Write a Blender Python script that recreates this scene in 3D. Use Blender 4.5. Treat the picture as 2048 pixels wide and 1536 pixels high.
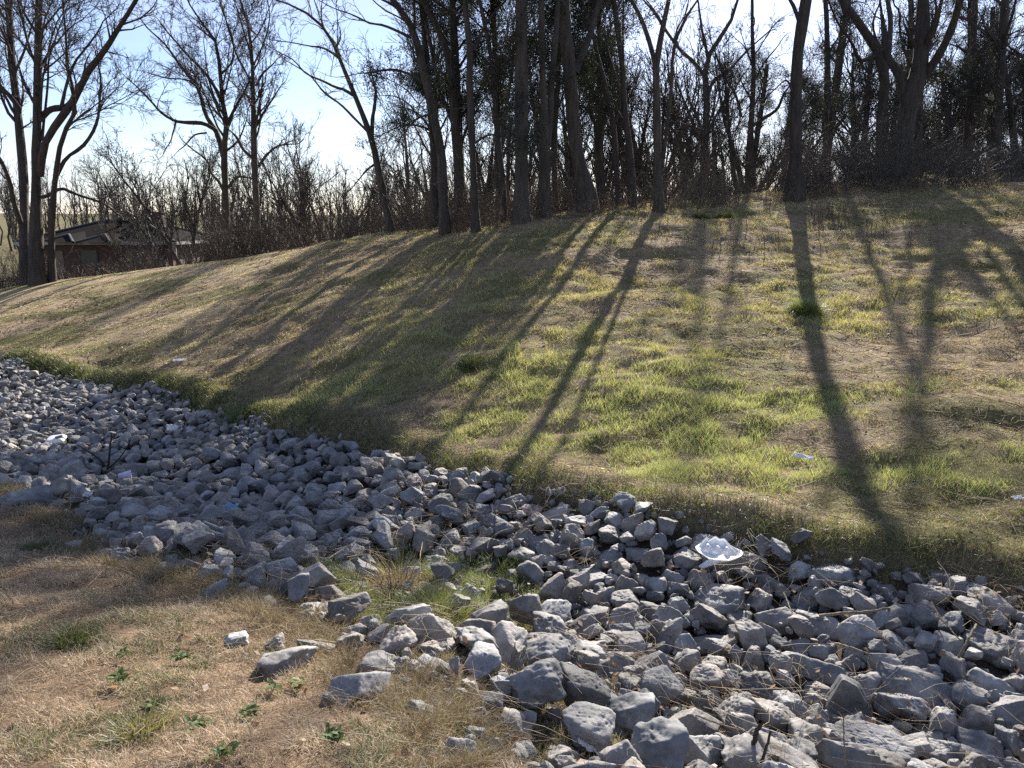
import bpy, math, numpy as np
from mathutils import Vector
for o in list(bpy.data.objects): bpy.data.objects.remove(o)
S = bpy.context.scene
COL = S.collection
PI = math.pi
# ------------------------------------------------------------------ camera, world, sun
PITCH = math.radians(12.0); EYE = np.array([0.0, 0.0, 1.6]); FPX = 1536.0
cd = bpy.data.cameras.new('camera'); cam = bpy.data.objects.new('camera', cd); COL.objects.link(cam)
cam.location = EYE.tolist(); cam.rotation_euler = (PI/2-PITCH, 0, 0)
cd.sensor_width = 36; cd.lens = 27; cd.clip_start = 0.05; cd.clip_end = 3000
S.camera = cam
SUN_EL = math.radians(27); SUN_AZ = math.radians(16.4)
world = bpy.data.worlds.new('World'); S.world = world; world.use_nodes = True
wn = world.node_tree; wn.nodes.clear()
sky = wn.nodes.new('ShaderNodeTexSky'); sky.sky_type = 'NISHITA'; sky.sun_disc = False
sky.sun_elevation = SUN_EL; sky.sun_rotation = SUN_AZ; sky.air_density = 1.0; sky.dust_density = 0.25; sky.ozone_density = 1.8
bg = wn.nodes.new('ShaderNodeBackground'); bg.inputs[1].default_value = 0.058
wo = wn.nodes.new('ShaderNodeOutputWorld')
# thin high cirrus, a soft noise on the sky dome
tc = wn.nodes.new('ShaderNodeTexCoord'); mp = wn.nodes.new('ShaderNodeMapping'); mp.inputs['Scale'].default_value = (1.4, 3.0, 5.0)
mp.inputs['Rotation'].default_value = (0.3, 0.2, 0.5)
cn = wn.nodes.new('ShaderNodeTexNoise'); cn.inputs['Scale'].default_value = 2.2; cn.inputs['Detail'].default_value = 9; cn.inputs['Distortion'].default_value = 0.6
cr = wn.nodes.new('ShaderNodeMapRange'); cr.inputs['From Min'].default_value = 0.40; cr.inputs['From Max'].default_value = 0.78; cr.inputs['To Max'].default_value = 0.55
cm = wn.nodes.new('ShaderNodeMixRGB'); cm.inputs[2].default_value = (6.6, 7.2, 8.0, 1)
wn.links.new(tc.outputs['Generated'], mp.inputs[0]); wn.links.new(mp.outputs[0], cn.inputs[0]); wn.links.new(cn.outputs[0], cr.inputs[0])
wn.links.new(cr.outputs[0], cm.inputs[0]); wn.links.new(sky.outputs[0], cm.inputs[1]); st = wn.nodes.new('ShaderNodeMixRGB'); st.blend_type = 'MULTIPLY'; st.inputs[0].default_value = 1.0; st.inputs[2].default_value = (.95, .935, 1.07, 1); wn.links.new(cm.outputs[0], st.inputs[1]); wn.links.new(st.outputs[0], bg.inputs[0]); wn.links.new(bg.outputs[0], wo.inputs[0])
sd = bpy.data.lights.new('sun', 'SUN'); sd.energy = 5.0; sd.angle = math.radians(0.6); sd.color = (1.0, 0.93, 0.82)
so = bpy.data.objects.new('sun', sd); COL.objects.link(so)
SV = np.array([math.sin(SUN_AZ)*math.cos(SUN_EL), math.cos(SUN_AZ)*math.cos(SUN_EL), math.sin(SUN_EL)])
so.rotation_euler = Vector(SV.tolist()).to_track_quat('Z', 'Y').to_euler(); so.location = (SV*60).tolist()
S.view_settings.view_transform = 'Standard'; S.view_settings.look = 'None'; S.view_settings.exposure = 1.5; S.view_settings.gamma = 1
S.render.engine = 'CYCLES'; S.cycles.use_denoising = False
S.cycles.max_bounces = 6; S.cycles.diffuse_bounces = 3; S.cycles.transmission_bounces = 3; S.cycles.transparent_max_bounces = 4

rng = np.random.default_rng(7)
# ------------------------------------------------------------------ maths helpers
def ray(u, v):
    a = (u-1024)/FPX; b = (768-v)/FPX; c, s = math.cos(PITCH), math.sin(PITCH)
    return np.array([a, c+b*s, -s+b*c])
def at(u, v, Y):
    d = ray(u, v); return EYE + d*(Y/d[1])
def project(P):
    P = np.asarray(P, float)-EYE; c, s = math.cos(PITCH), math.sin(PITCH)
    f = P[..., 1]*c - P[..., 2]*s; up = P[..., 1]*s + P[..., 2]*c
    f = np.where(f < 1e-3, 1e-3, f)
    return 1024+FPX*P[..., 0]/f, 768-FPX*up/f, f
def hsh(ix, iy, iz, seed):
    h = (ix.astype(np.int64)*374761393 + iy.astype(np.int64)*668265263 + iz.astype(np.int64)*2147483647 + seed*974634777) & 0x7fffffff
    h = ((h ^ (h >> 13))*1274126177) & 0x7fffffff; h = ((h ^ (h >> 16))*2246822519) & 0x7fffffff
    return ((h ^ (h >> 15)) & 0xffff)/65535.0
def vnoise(x, y, z=None, seed=0):
    x = np.asarray(x, float); y = np.asarray(y, float)
    ix = np.floor(x); iy = np.floor(y); fx = x-ix; fy = y-iy; fx = fx*fx*(3-2*fx); fy = fy*fy*(3-2*fy)
    if z is None:
        zz = np.zeros(x.shape)
        g = lambda a, b: hsh(ix+a, iy+b, zz, seed)
        return (g(0,0)*(1-fx)+g(1,0)*fx)*(1-fy)+(g(0,1)*(1-fx)+g(1,1)*fx)*fy
    iz = np.floor(z); fz = z-iz; fz = fz*fz*(3-2*fz)
    g = lambda a, b, c: hsh(ix+a, iy+b, iz+c, seed)
    p = (g(0,0,0)*(1-fx)+g(1,0,0)*fx)*(1-fy)+(g(0,1,0)*(1-fx)+g(1,1,0)*fx)*fy
    q = (g(0,0,1)*(1-fx)+g(1,0,1)*fx)*(1-fy)+(g(0,1,1)*(1-fx)+g(1,1,1)*fx)*fy
    return p*(1-fz)+q*fz
def fbm(x, y, z=None, o=4, seed=0):
    s = 0; a = 0.5; t = 0
    for k in range(o):
        m = 2.03**k; s = s + a*vnoise(x*m+k*17.3, y*m-k*9.1, None if z is None else z*m+k*3.7, seed+k); t += a; a *= 0.5
    return s/t
def sstep(a, b, x):
    t = np.clip((x-a)/(b-a), 0, 1); return t*t*(3-2*t)
def norm(v): return v/np.maximum(np.linalg.norm(v, axis=-1, keepdims=True), 1e-9)
def inpoly(x, y, poly):
    x = np.asarray(x); y = np.asarray(y); r = np.zeros(x.shape, bool); n = len(poly)
    for i in range(n):
        x1, y1 = poly[i]; x2, y2 = poly[(i+1) % n]
        if y1 == y2: continue
        c = ((y1 > y) != (y2 > y)) & (x < (x2-x1)*(y-y1)/(y2-y1)+x1); r ^= c
    return r
def polydist(x, y, pts, closed=False):
    x = np.asarray(x); y = np.asarray(y); d = np.full(x.shape, 1e9); n = len(pts)
    for i in range(n if closed else n-1):
        x1, y1 = pts[i]; x2, y2 = pts[(i+1) % n]; dx, dy = x2-x1, y2-y1; L = dx*dx+dy*dy+1e-12
        t = np.clip(((x-x1)*dx+(y-y1)*dy)/L, 0, 1); d = np.minimum(d, np.hypot(x-x1-t*dx, y-y1-t*dy))
    return d
# ------------------------------------------------------------------ terrain: smooth surface through surveyed points
CP = [(0,722,17),(150,768,15.0),(300,790,13.0),(500,855,10.5),(700,905,8.7),(1024,1000,6.6),(1300,1060,5.7),(1700,1150,4.95),(2048,1200,4.6),
      (0,640,20.5),(0,575,27),(150,650,19.5),(150,560,27),(300,650,17.5),(300,600,21),(300,538,27),(500,750,12.5),(500,650,15.5),(500,570,19.5),(500,512,25),
      (700,800,9.9),(700,700,12),(700,600,15),(700,530,18.5),(700,482,22.5),(850,465,20.5),(1024,850,8.3),(1024,700,10.5),(1024,550,14),(1024,458,17),
      (1300,900,7.4),(1300,700,10.2),(1300,550,13.8),(1300,422,18),(1700,900,6.9),(1700,700,9.8),(1700,550,13.4),(1700,450,17),(1700,388,20),
      (2048,950,6.2),(2048,700,9.4),(2048,500,14.3),(2048,372,20)]
W = [tuple(at(*c)) for c in CP]
W += [(0,2.8,-.3),(-1.03,3.8,-.5),(-2.57,4.8,-.6),(-4.8,6.86,-.9),(0,5.4,-1.15),(-2.9,7.98,-1.42),(-5.9,10.5,-1.6),(-8.6,12.5,-1.75),
      (1.47,4.3,-1.02),(2.7,3.66,-.92),(2.34,3.07,-.85),(.82,2.95,-.72),(-.05,2.6,-.38),(-.5,2.13,-.1),(-1.53,2,-.02),(-2.7,3.7,-.33),
      (0,0,0),(-3,0,0),(3,-1,-.1),(0,-4,.1),(-8,3,-.3),(4.5,2.2,-.95),(7,1,-1.1),(8,3.6,-.5),(10,8,.5),(14,14,2),(5,-.4,-.5),(-8.5,8.5,-1.2),(-14,14,-1.5),(-13,17,-1.9),(-17,22,-1.7),(-19,20,-2.2),
      (0,21,1.55),(0,27,1.1),(0,36,-.4),(12,27,2.9),(16,40,1.4),(-9,27,.35),(-12,36,-1.0),(-20,30,-1.1),(-22,42,-2.0),(-18,27,-.85),(7,25,2.3),(25,25,3.2)]
W = np.array(W)
def tps_k(d2): return np.where(d2 > 1e-9, d2*np.log(np.maximum(d2, 1e-9)), 0)
_n = len(W); _d2 = ((W[:, None, :2]-W[None, :, :2])**2).sum(-1)
_A = np.zeros((_n+3, _n+3)); _A[:_n, :_n] = tps_k(_d2)+np.eye(_n)*1.5
_A[:_n, _n] = 1; _A[:_n, _n+1:] = W[:, :2]; _A[_n:, :_n] = _A[:_n, _n:].T
_w = np.linalg.solve(_A, np.concatenate([W[:, 2], np.zeros(3)]))
def H0(x, y):
    x = np.asarray(x, float); y = np.asarray(y, float); sh = x.shape; x = x.ravel(); y = y.ravel(); r = _w[_n]+_w[_n+1]*x+_w[_n+2]*y
    for i in range(_n): r = r+_w[i]*tps_k((x-W[i, 0])**2+(y-W[i, 1])**2)
    far = -2.6+1.2*(fbm(x/60, y/60, o=3, seed=4)-.5)*2+0.012*np.maximum(0, np.hypot(x, y)-150)
    q = np.maximum(sstep(30, 46, y), np.maximum(sstep(18, 34, x), np.maximum(sstep(22, 40, -x), sstep(3, 14, -y))))
    back = .1*np.ones_like(x); tgt = np.where(y < 5, np.where(np.abs(x) > 15, -.5, back), far)
    return (r*(1-q)+tgt*q).reshape(sh)
# dense cache for quick sampling
GX = np.arange(-30, 30.01, .1); GY = np.arange(-3, 50.01, .1)
_gx, _gy = np.meshgrid(GX, GY, indexing='ij'); HG = H0(_gx, _gy)
def hit0(u, v):
    d = ray(u, v); t = np.arange(1.5, 60, .02); P = EYE+d*t[:, None]
    i = np.clip(((P[:, 0]+30)/.1).astype(int), 0, len(GX)-1); j = np.clip(((P[:, 1]+3)/.1).astype(int), 0, len(GY)-1)
    k = np.nonzero(P[:, 2] < HG[i, j])[0]
    return P[k[0]] if len(k) else P[-1]
FAR_E = [hit0(*p)[:2] for p in [(0,725),(150,768),(300,790),(420,830),(560,868),(700,902),(820,938),(880,950),(1000,960),(1060,1000),(1160,1020),(1300,1062),(1500,1110),(1600,1140),(1760,1160),(1850,1158),(1960,1180),(2048,1208)]]
NEAR_E = [hit0(*p)[:2] for p in [(0,985),(100,1012),(180,1062),(260,1112),(400,1142),(520,1192),(640,1245),(760,1305),(850,1390),(930,1480),(1000,1536)]]
DITCH = [(-22,21)]+[(-16,20.3)]+[tuple(p) for p in FAR_E]+[(6,3.9),(9,3.3),(9,-.5),(4,.4),(1.6,1.9),(.6,2.1)]+[tuple(p) for p in NEAR_E[::-1]]+[(-8.3,9.4),(-13,14.6),(-18,18)]
MIXP = [tuple(hit0(*p)[:2]) for p in [(740,1320),(900,1320),(1000,1345),(1130,1345),(1300,1400),(1450,1420),(1500,1536),(960,1536),(860,1440)]]
ISLE = [tuple(hit0(*p)[:2]) for p in [(600,1140),(760,1105),(900,1120),(1060,1130),(1100,1190),(1060,1260),(960,1300),(830,1300),(690,1250)]]
def ditch_mask(x, y):
    ins = inpoly(x, y, DITCH); d = polydist(x, y, DITCH, True)
    return np.where(ins, d, -d)
_dm = ditch_mask(_gx, _gy)
_mx = inpoly(_gx, _gy, MIXP).astype(float)
_is = inpoly(_gx, _gy, ISLE).astype(float)
def bil(G, x, y):
    x = np.asarray(x, float); y = np.asarray(y, float)
    fx = np.clip((x+30)/.1, 0, len(GX)-1.001); fy = np.clip((y+3)/.1, 0, len(GY)-1.001); i = fx.astype(int); j = fy.astype(int); fx = fx-i; fy = fy-j
    return (G[i, j]*(1-fx)+G[i+1, j]*fx)*(1-fy)+(G[i, j+1]*(1-fx)+G[i+1, j+1]*fx)*fy
def relief(x, y, dm):
    near = sstep(34, 24, np.hypot(x, y))
    hill = 1-sstep(-.1, .3, dm)
    n = (fbm(x/.5, y/.34, o=4, seed=11)-.5)*.15 + (fbm(x/2.2, y/1.1, o=3, seed=15)-.5)*.28
    bank = sstep(1.0, -1.0, y-(3.2-.9*x)) # smoother near side
    n = n*(1-.25*bank)*(1-.7*sstep(-5, -8, x)*sstep(14, 18, y))
    n = n + .13*np.exp(-((dm+.32)/.28)**2)*(1-bank)
    return near*(hill*n + (1-hill)*(fbm(x/.5, y/.5, o=2, seed=21)-.5)*.16)
RG = relief(_gx, _gy, _dm); HF = HG+RG
def H(x, y): return bil(HF, x, y)
def Hw(x, y):
    x = np.asarray(x, float); y = np.asarray(y, float); ins = (x > -29.5) & (x < 29.5) & (y > -2.5) & (y < 49.5)
    return np.where(ins, bil(HF, x, y), H0(x, y))
def hit(u, v, up=0.0):
    d = ray(u, v); t = np.arange(1.5, 60, .01); P = EYE+d*t[:, None]
    k = np.nonzero(P[:, 2] < H(P[:, 0], P[:, 1])+up)[0]
    return P[k[0]] if len(k) else P[-1]
# ------------------------------------------------------------------ mesh helpers
def mkmesh(name, V, F, mat=None, smooth=True, col=None):
    """F: list of int arrays (n,3)/(n,4)"""
    me = bpy.data.meshes.new(name); V = np.asarray(V, np.float32)
    if not isinstance(F, list): F = [F]
    F = [np.asarray(f, np.int32) for f in F if len(f)]
    lt = np.concatenate([np.full(len(f), f.shape[1], np.int32) for f in F]); li = np.concatenate([f.ravel() for f in F])
    me.vertices.add(len(V)); me.vertices.foreach_set('co', V.ravel())
    me.loops.add(len(li)); me.loops.foreach_set('vertex_index', li)
    me.polygons.add(len(lt)); ls = np.concatenate([[0], np.cumsum(lt)[:-1]]).astype(np.int32)
    me.polygons.foreach_set('loop_start', ls); me.polygons.foreach_set('loop_total', lt)
    me.polygons.foreach_set('use_smooth', np.full(len(lt), smooth))
    me.update(calc_edges=True)
    if col is not None:
        a = me.color_attributes.new('col', 'FLOAT_COLOR', 'POINT'); c = np.ones((len(V), 4), np.float32); c[:, :3] = col; a.data.foreach_set('color', c.ravel())
    if mat: me.materials.append(mat)
    return me
def obj(name, me, parent=None, loc=None):
    o = bpy.data.objects.new(name, me); COL.objects.link(o)
    if parent is not None: o.parent = parent
    if loc is not None: o.location = [float(c) for c in loc]
    return o
def tag(o, label=None, cat=None, group=None, kind=None):
    if label: o['label'] = label
    if cat: o['category'] = cat
    if group: o['group'] = group
    if kind: o['kind'] = kind
    return o
def empty(name, loc, label, cat, group=None):
    o = bpy.data.objects.new(name, None); COL.objects.link(o); o.location = [float(c) for c in loc]; o.empty_display_size = .2
    return tag(o, label, cat, group)
class MB:
    def __init__(s): s.V = []; s.F = {3: [], 4: []}; s.C = []; s.n = 0
    def add(s, V, F, col=None):
        V = np.asarray(V, float).reshape(-1, 3); s.V.append(V)
        for f in (F if isinstance(F, list) else [F]):
            f = np.asarray(f, int)
            if len(f): s.F[f.shape[1]].append(f+s.n)
        if col is not None: s.C.append(np.broadcast_to(np.asarray(col, float), (len(V), 3)) if np.ndim(col) == 1 else col)
        s.n += len(V)
    def mesh(s, name, mat, smooth=True):
        F = [np.concatenate(s.F[k]) for k in (3, 4) if s.F[k]]
        return mkmesh(name, np.concatenate(s.V), F, mat, smooth, np.concatenate(s.C) if s.C else None)
def tubes(mb, P, R, sides, cap=False):
    """P (M,K,3) R (M,K)"""
    M, K = P.shape[:2]
    if M == 0: return
    T = norm(np.gradient(P, axis=1)); m = norm(T.mean(1)); ref = np.where(np.abs(m[:, 2:3]) < .8, [[0, 0, 1.]], [[1., 0, 0]])
    U = norm(np.cross(T, ref[:, None, :])); Wv = np.cross(T, U)
    a = np.arange(sides)*2*PI/sides
    V = P[:, :, None, :]+R[:, :, None, None]*(np.cos(a)[:, None]*U[:, :, None, :]+np.sin(a)[:, None]*Wv[:, :, None, :])
    b = (np.arange(M)*K*sides)[:, None, None]; k = (np.arange(K-1)*sides)[None, :, None]; i = np.arange(sides)[None, None, :]; j = (i+1) % sides
    q = np.stack([b+k+i, b+k+j, b+k+sides+j, b+k+sides+i], -1).reshape(-1, 4)
    mb.add(V.reshape(-1, 3), q)
def catmull(pts, n):
    """resample polyline (with any columns) smoothly to n points"""
    p = np.asarray(pts, float)
    if len(p) == 2: return p[0]+(p[1]-p[0])*np.linspace(0, 1, n)[:, None]
    d = np.concatenate([[0], np.cumsum(np.linalg.norm(np.diff(p[:, :3], axis=0), axis=1))]); t = np.linspace(0, d[-1], n)
    g = np.gradient(p, d, axis=0); k = np.clip(np.searchsorted(d, t)-1, 0, len(p)-2); h = d[k+1]-d[k]; s = ((t-d[k])/h)[:, None]; h = h[:, None]
    return (2*s**3-3*s**2+1)*p[k]+(s**3-2*s**2+s)*h*g[k]+(-2*s**3+3*s**2)*p[k+1]+(s**3-s**2)*h*g[k+1]
# ------------------------------------------------------------------ materials
def newmat(name):
    m = bpy.data.materials.new(name); m.use_nodes = True; nt = m.node_tree; nt.nodes.clear()
    out = nt.nodes.new('ShaderNodeOutputMaterial'); return m, nt, out
def nd(nt, t, **k):
    n = nt.nodes.new(t)
    for a, b in k.items():
        if a.startswith('_'): setattr(n, a[1:], b)
        else: n.inputs[a.replace('__', ' ')].default_value = b
    return n
def ramp(nt, fac, stops):
    r = nt.nodes.new('ShaderNodeValToRGB'); e = r.color_ramp.elements
    while len(e) < len(stops): e.new(.5)
    for k, (p, c) in enumerate(stops): e[k].position = p; e[k].color = (*c, 1)
    nt.links.new(fac, r.inputs[0]); return r.outputs[0]
def leafmat(name, trans=.45, spec=.04, rough=.45, tint=(1.2, 1.12, .75)):
    m, nt, out = newmat(name); L = nt.links.new
    at_ = nd(nt, 'ShaderNodeAttribute', _attribute_name='col')
    d = nd(nt, 'ShaderNodeBsdfDiffuse'); t = nd(nt, 'ShaderNodeBsdfTranslucent'); mx = nd(nt, 'ShaderNodeMixShader', Fac=trans)
    mul = nd(nt, 'ShaderNodeMixRGB', _blend_type='MULTIPLY', Fac=1.0, Color2=(*tint, 1))
    L(at_.outputs['Color'], d.inputs[0]); L(at_.outputs['Color'], mul.inputs[1]); L(mul.outputs[0], t.inputs[0]); L(d.outputs[0], mx.inputs[1]); L(t.outputs[0], mx.inputs[2])
    g = nd(nt, 'ShaderNodeBsdfGlossy', Roughness=rough); g.inputs[0].default_value = (.8, .85, .9, 1); m2 = nd(nt, 'ShaderNodeMixShader', Fac=spec)
    L(mx.outputs[0], m2.inputs[1]); L(g.outputs[0], m2.inputs[2]); L(m2.outputs[0], out.inputs[0]); return m
M_GRASS = leafmat('grass_blades', .5, .05)
M_STRAW = leafmat('dry_straw', .3, .03, .5, (1.1, 1.0, .8))
M_LEAF = leafmat('evergreen_leaf', .2, .05, .5, (1.2, 1.3, .5))
M_BROAD = leafmat('weed_leaf', .4, .015, .5, (1.3, 1.4, .5))
def barkmat(name, c0, c1, sc=14.0):
    m, nt, out = newmat(name); L = nt.links.new
    tcn = nd(nt, 'ShaderNodeTexCoord'); mpn = nd(nt, 'ShaderNodeMapping', Scale=(1, 1, .16)); L(tcn.outputs['Object'], mpn.inputs[0])
    n1 = nd(nt, 'ShaderNodeTexNoise', Scale=sc, Detail=8.0, Roughness=.65); L(mpn.outputs[0], n1.inputs[0])
    n2 = nd(nt, 'ShaderNodeTexNoise', Scale=1.3, Detail=3.0); L(tcn.outputs['Object'], n2.inputs[0])
    c = ramp(nt, n1.outputs[0], [(.3, c0), (.7, c1)]); mul = nd(nt, 'ShaderNodeMixRGB', _blend_type='MULTIPLY', Fac=.7)
    L(c, mul.inputs[1]); L(ramp(nt, n2.outputs[0], [(.3, (.55, .55, .6)), (.7, (1.15, 1.1, 1.0))]), mul.inputs[2])
    p = nd(nt, 'ShaderNodeBsdfPrincipled', Roughness=.9); L(mul.outputs[0], p.inputs['Base Color'])
    b = nd(nt, 'ShaderNodeBump', Strength=1.0, Distance=.09); L(n1.outputs[0], b.inputs['Height']); L(b.outputs[0], p.inputs['Normal']); L(p.outputs[0], out.inputs[0]); return m
M_BARK = barkmat('grey_bark', (.036, .029, .023), (.12, .10, .082))
M_BARKD = barkmat('dark_bark', (.026, .021, .017), (.088, .072, .06))
M_TWIG = barkmat('twig_bark', (.035, .028, .024), (.085, .07, .06), 6)
M_BRUSH = leafmat('brush_stems', .12, .04, .5, (1.2, 1.0, .8))
def rockmat(name, use_attr):
    m, nt, out = newmat(name); L = nt.links.new
    tcn = nd(nt, 'ShaderNodeTexCoord'); oi = nd(nt, 'ShaderNodeObjectInfo'); add = nd(nt, 'ShaderNodeVectorMath', _operation='ADD')
    sc = nd(nt, 'ShaderNodeVectorMath', _operation='SCALE'); sc.inputs[3].default_value = 37.0
    cmb = nd(nt, 'ShaderNodeCombineXYZ'); L(oi.outputs['Random'], cmb.inputs[0]); L(oi.outputs['Random'], cmb.inputs[2]); L(cmb.outputs[0], sc.inputs[0])
    geo = nd(nt, 'ShaderNodeNewGeometry')
    L(geo.outputs['Position'], add.inputs[0]); L(sc.outputs[0], add.inputs[1]); P = add.outputs[0]
    n1 = nd(nt, 'ShaderNodeTexNoise', Scale=7.0, Detail=6.0, Roughness=.6); n2 = nd(nt, 'ShaderNodeTexNoise', Scale=55.0, Detail=5.0, Roughness=.7)
    n3 = nd(nt, 'ShaderNodeTexNoise', Scale=16.0, Detail=7.0, Roughness=.7, Distortion=.8)
    for n in (n1, n2, n3): L(P, n.inputs[0])
    base = ramp(nt, n1.outputs[0], [(.28, (.10, .10, .104)), (.5, (.185, .183, .183)), (.74, (.345, .335, .32))])
    mul = nd(nt, 'ShaderNodeMixRGB', _blend_type='MULTIPLY', Fac=.85); L(base, mul.inputs[1]); L(ramp(nt, n2.outputs[0], [(.3, (.8, .8, .8)), (.7, (1.14, 1.13, 1.12))]), mul.inputs[2])
    v = ramp(nt, n3.outputs[0], [(.60, (0, 0, 0)), (.70, (1, 1, 1))]); mv = nd(nt, 'ShaderNodeMixRGB', Color2=(.42, .42, .42, 1)); vs = nd(nt, 'ShaderNodeMath', _operation='MULTIPLY'); vs.inputs[1].default_value = .45
    L(v, vs.inputs[0]); L(vs.outputs[0], mv.inputs[0]); L(mul.outputs[0], mv.inputs[1])
    tone = nd(nt, 'ShaderNodeMixRGB', _blend_type='MULTIPLY', Fac=1.0); L(mv.outputs[0], tone.inputs[1])
    if use_attr:
        a = nd(nt, 'ShaderNodeAttribute', _attribute_name='col'); L(a.outputs['Color'], tone.inputs[2])
    else: L(oi.outputs['Color'], tone.inputs[2])
    p = nd(nt, 'ShaderNodeBsdfPrincipled', Roughness=.72); L(tone.outputs[0], p.inputs['Base Color']); p.inputs['Specular IOR Level'].default_value = .35
    mixh = nd(nt, 'ShaderNodeMath', _operation='ADD'); L(n2.outputs[0], mixh.inputs[0]); L(n3.outputs[0], mixh.inputs[1])
    b = nd(nt, 'ShaderNodeBump', Strength=.5, Distance=.006); L(mixh.outputs[0], b.inputs['Height']); L(b.outputs[0], p.inputs['Normal']); L(p.outputs[0], out.inputs[0]); return m
M_ROCK = rockmat('limestone', False); M_ROCKS = rockmat('limestone_far', True)
def plain(name, c, rough=.6, trans=0, noise=None):
    m, nt, out = newmat(name); L = nt.links.new
    p = nd(nt, 'ShaderNodeBsdfPrincipled', Roughness=rough); p.inputs['Base Color'].default_value = (*c, 1)
    tcn = nd(nt, 'ShaderNodeTexCoord'); n = nd(nt, 'ShaderNodeTexNoise', Scale=noise or 12.0, Detail=5.0); L(tcn.outputs['Object'], n.inputs[0])
    L(ramp(nt, n.outputs[0], [(.3, tuple(x*.78 for x in c)), (.7, tuple(min(.95, x*1.1) for x in c))]), p.inputs['Base Color'])
    if trans:
        t = nd(nt, 'ShaderNodeBsdfTranslucent'); t.inputs[0].default_value = (*c, 1); mx = nd(nt, 'ShaderNodeMixShader', Fac=trans); L(p.outputs[0], mx.inputs[1]); L(t.outputs[0], mx.inputs[2]); L(mx.outputs[0], out.inputs[0])
    else: L(p.outputs[0], out.inputs[0])
    return m
def groundmat():
    m, nt, out = newmat('soil_and_thatch'); L = nt.links.new
    a = nd(nt, 'ShaderNodeAttribute', _attribute_name='col'); geo = nd(nt, 'ShaderNodeNewGeometry')
    n1 = nd(nt, 'ShaderNodeTexNoise', Scale=9.0, Detail=9.0, Roughness=.7); n2 = nd(nt, 'ShaderNodeTexNoise', Scale=70.0, Detail=6.0, Roughness=.75)
    for n in (n1, n2): L(geo.outputs['Position'], n.inputs[0])
    mu = nd(nt, 'ShaderNodeMixRGB', _blend_type='MULTIPLY', Fac=1.0); L(a.outputs['Color'], mu.inputs[1]); L(ramp(nt, n1.outputs[0], [(.3, (.55, .52, .5)), (.7, (1.4, 1.35, 1.25))]), mu.inputs[2])
    m3 = nd(nt, 'ShaderNodeMixRGB', _blend_type='MULTIPLY', Fac=1.0); L(mu.outputs[0], m3.inputs[1]); L(ramp(nt, n2.outputs[0], [(.35, (.5, .5, .5)), (.68, (1.5, 1.45, 1.4))]), m3.inputs[2])
    p = nd(nt, 'ShaderNodeBsdfPrincipled', Roughness=.95); p.inputs['Specular IOR Level'].default_value = .1; L(m3.outputs[0], p.inputs['Base Color'])
    b = nd(nt, 'ShaderNodeBump', Strength=.9, Distance=.03); L(n2.outputs[0], b.inputs['Height']); L(b.outputs[0], p.inputs['Normal']); L(p.outputs[0], out.inputs[0]); return m
M_GROUND = groundmat()
# ------------------------------------------------------------------ ground sheet
def spaced(a, b, d, far, g=1.18):
    c = list(np.arange(a, b+1e-6, d)); s = d; l = []; x = a
    while x > -far: s *= g; x -= s; l.append(x)
    r = []; s = d; x = b
    while x < far: s *= g; x += s; r.append(x)
    return np.array(l[::-1]+c+r)
gx = spaced(-19, 14, .075, 1200); gy = spaced(1.0, 29, .075, 1200)
X, Y = np.meshgrid(gx, gy, indexing='ij'); ins = (X > -29) & (X < 29) & (Y > -2) & (Y < 49)
Z = H0(X, Y); dmf = np.full(X.shape, -9.0)
dmf[ins] = bil(_dm, X[ins], Y[ins]); Z[ins] += relief(X[ins], Y[ins], dmf[ins])
def ground_cols(x, y, dm):
    """fraction green and base thatch colour of the surface"""
    bank = sstep(.3, -.3, y-(3.4-.9*x)) * (x < 3)
    green = fbm(x/1.6, y/.9, o=4, seed=31)
    return bank, green
bank, green = ground_cols(X, Y, dmf)
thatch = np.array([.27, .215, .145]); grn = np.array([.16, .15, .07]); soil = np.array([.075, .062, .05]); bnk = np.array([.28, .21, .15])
thatch = thatch*(1+.45*(sstep(-4.5, -8, X)*sstep(14, 18, Y))[..., None]); bnkv = bnk*(.55+.9*fbm(X/.35, Y/.35, o=3, seed=95))[..., None]
g = sstep(.42, .62, green)[..., None]
C = thatch*(1-g)+grn*g; C = C*(1-bank[..., None])+bnkv*bank[..., None]
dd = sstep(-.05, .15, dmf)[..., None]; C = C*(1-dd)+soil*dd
fr = sstep(30, 60, np.hypot(X, Y))[..., None]; C = C*(1-fr)+np.array([.13, .12, .06])*fr
nx, ny = X.shape; idx = np.arange(nx*ny).reshape(nx, ny)
Q = np.stack([idx[:-1, :-1], idx[1:, :-1], idx[1:, 1:], idx[:-1, 1:]], -1).reshape(-1, 4)
gr = obj('ground', mkmesh('ground', np.stack([X, Y, Z], -1).reshape(-1, 3), Q, M_GROUND, True, C.reshape(-1, 3))); tag(gr, kind='structure')
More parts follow.
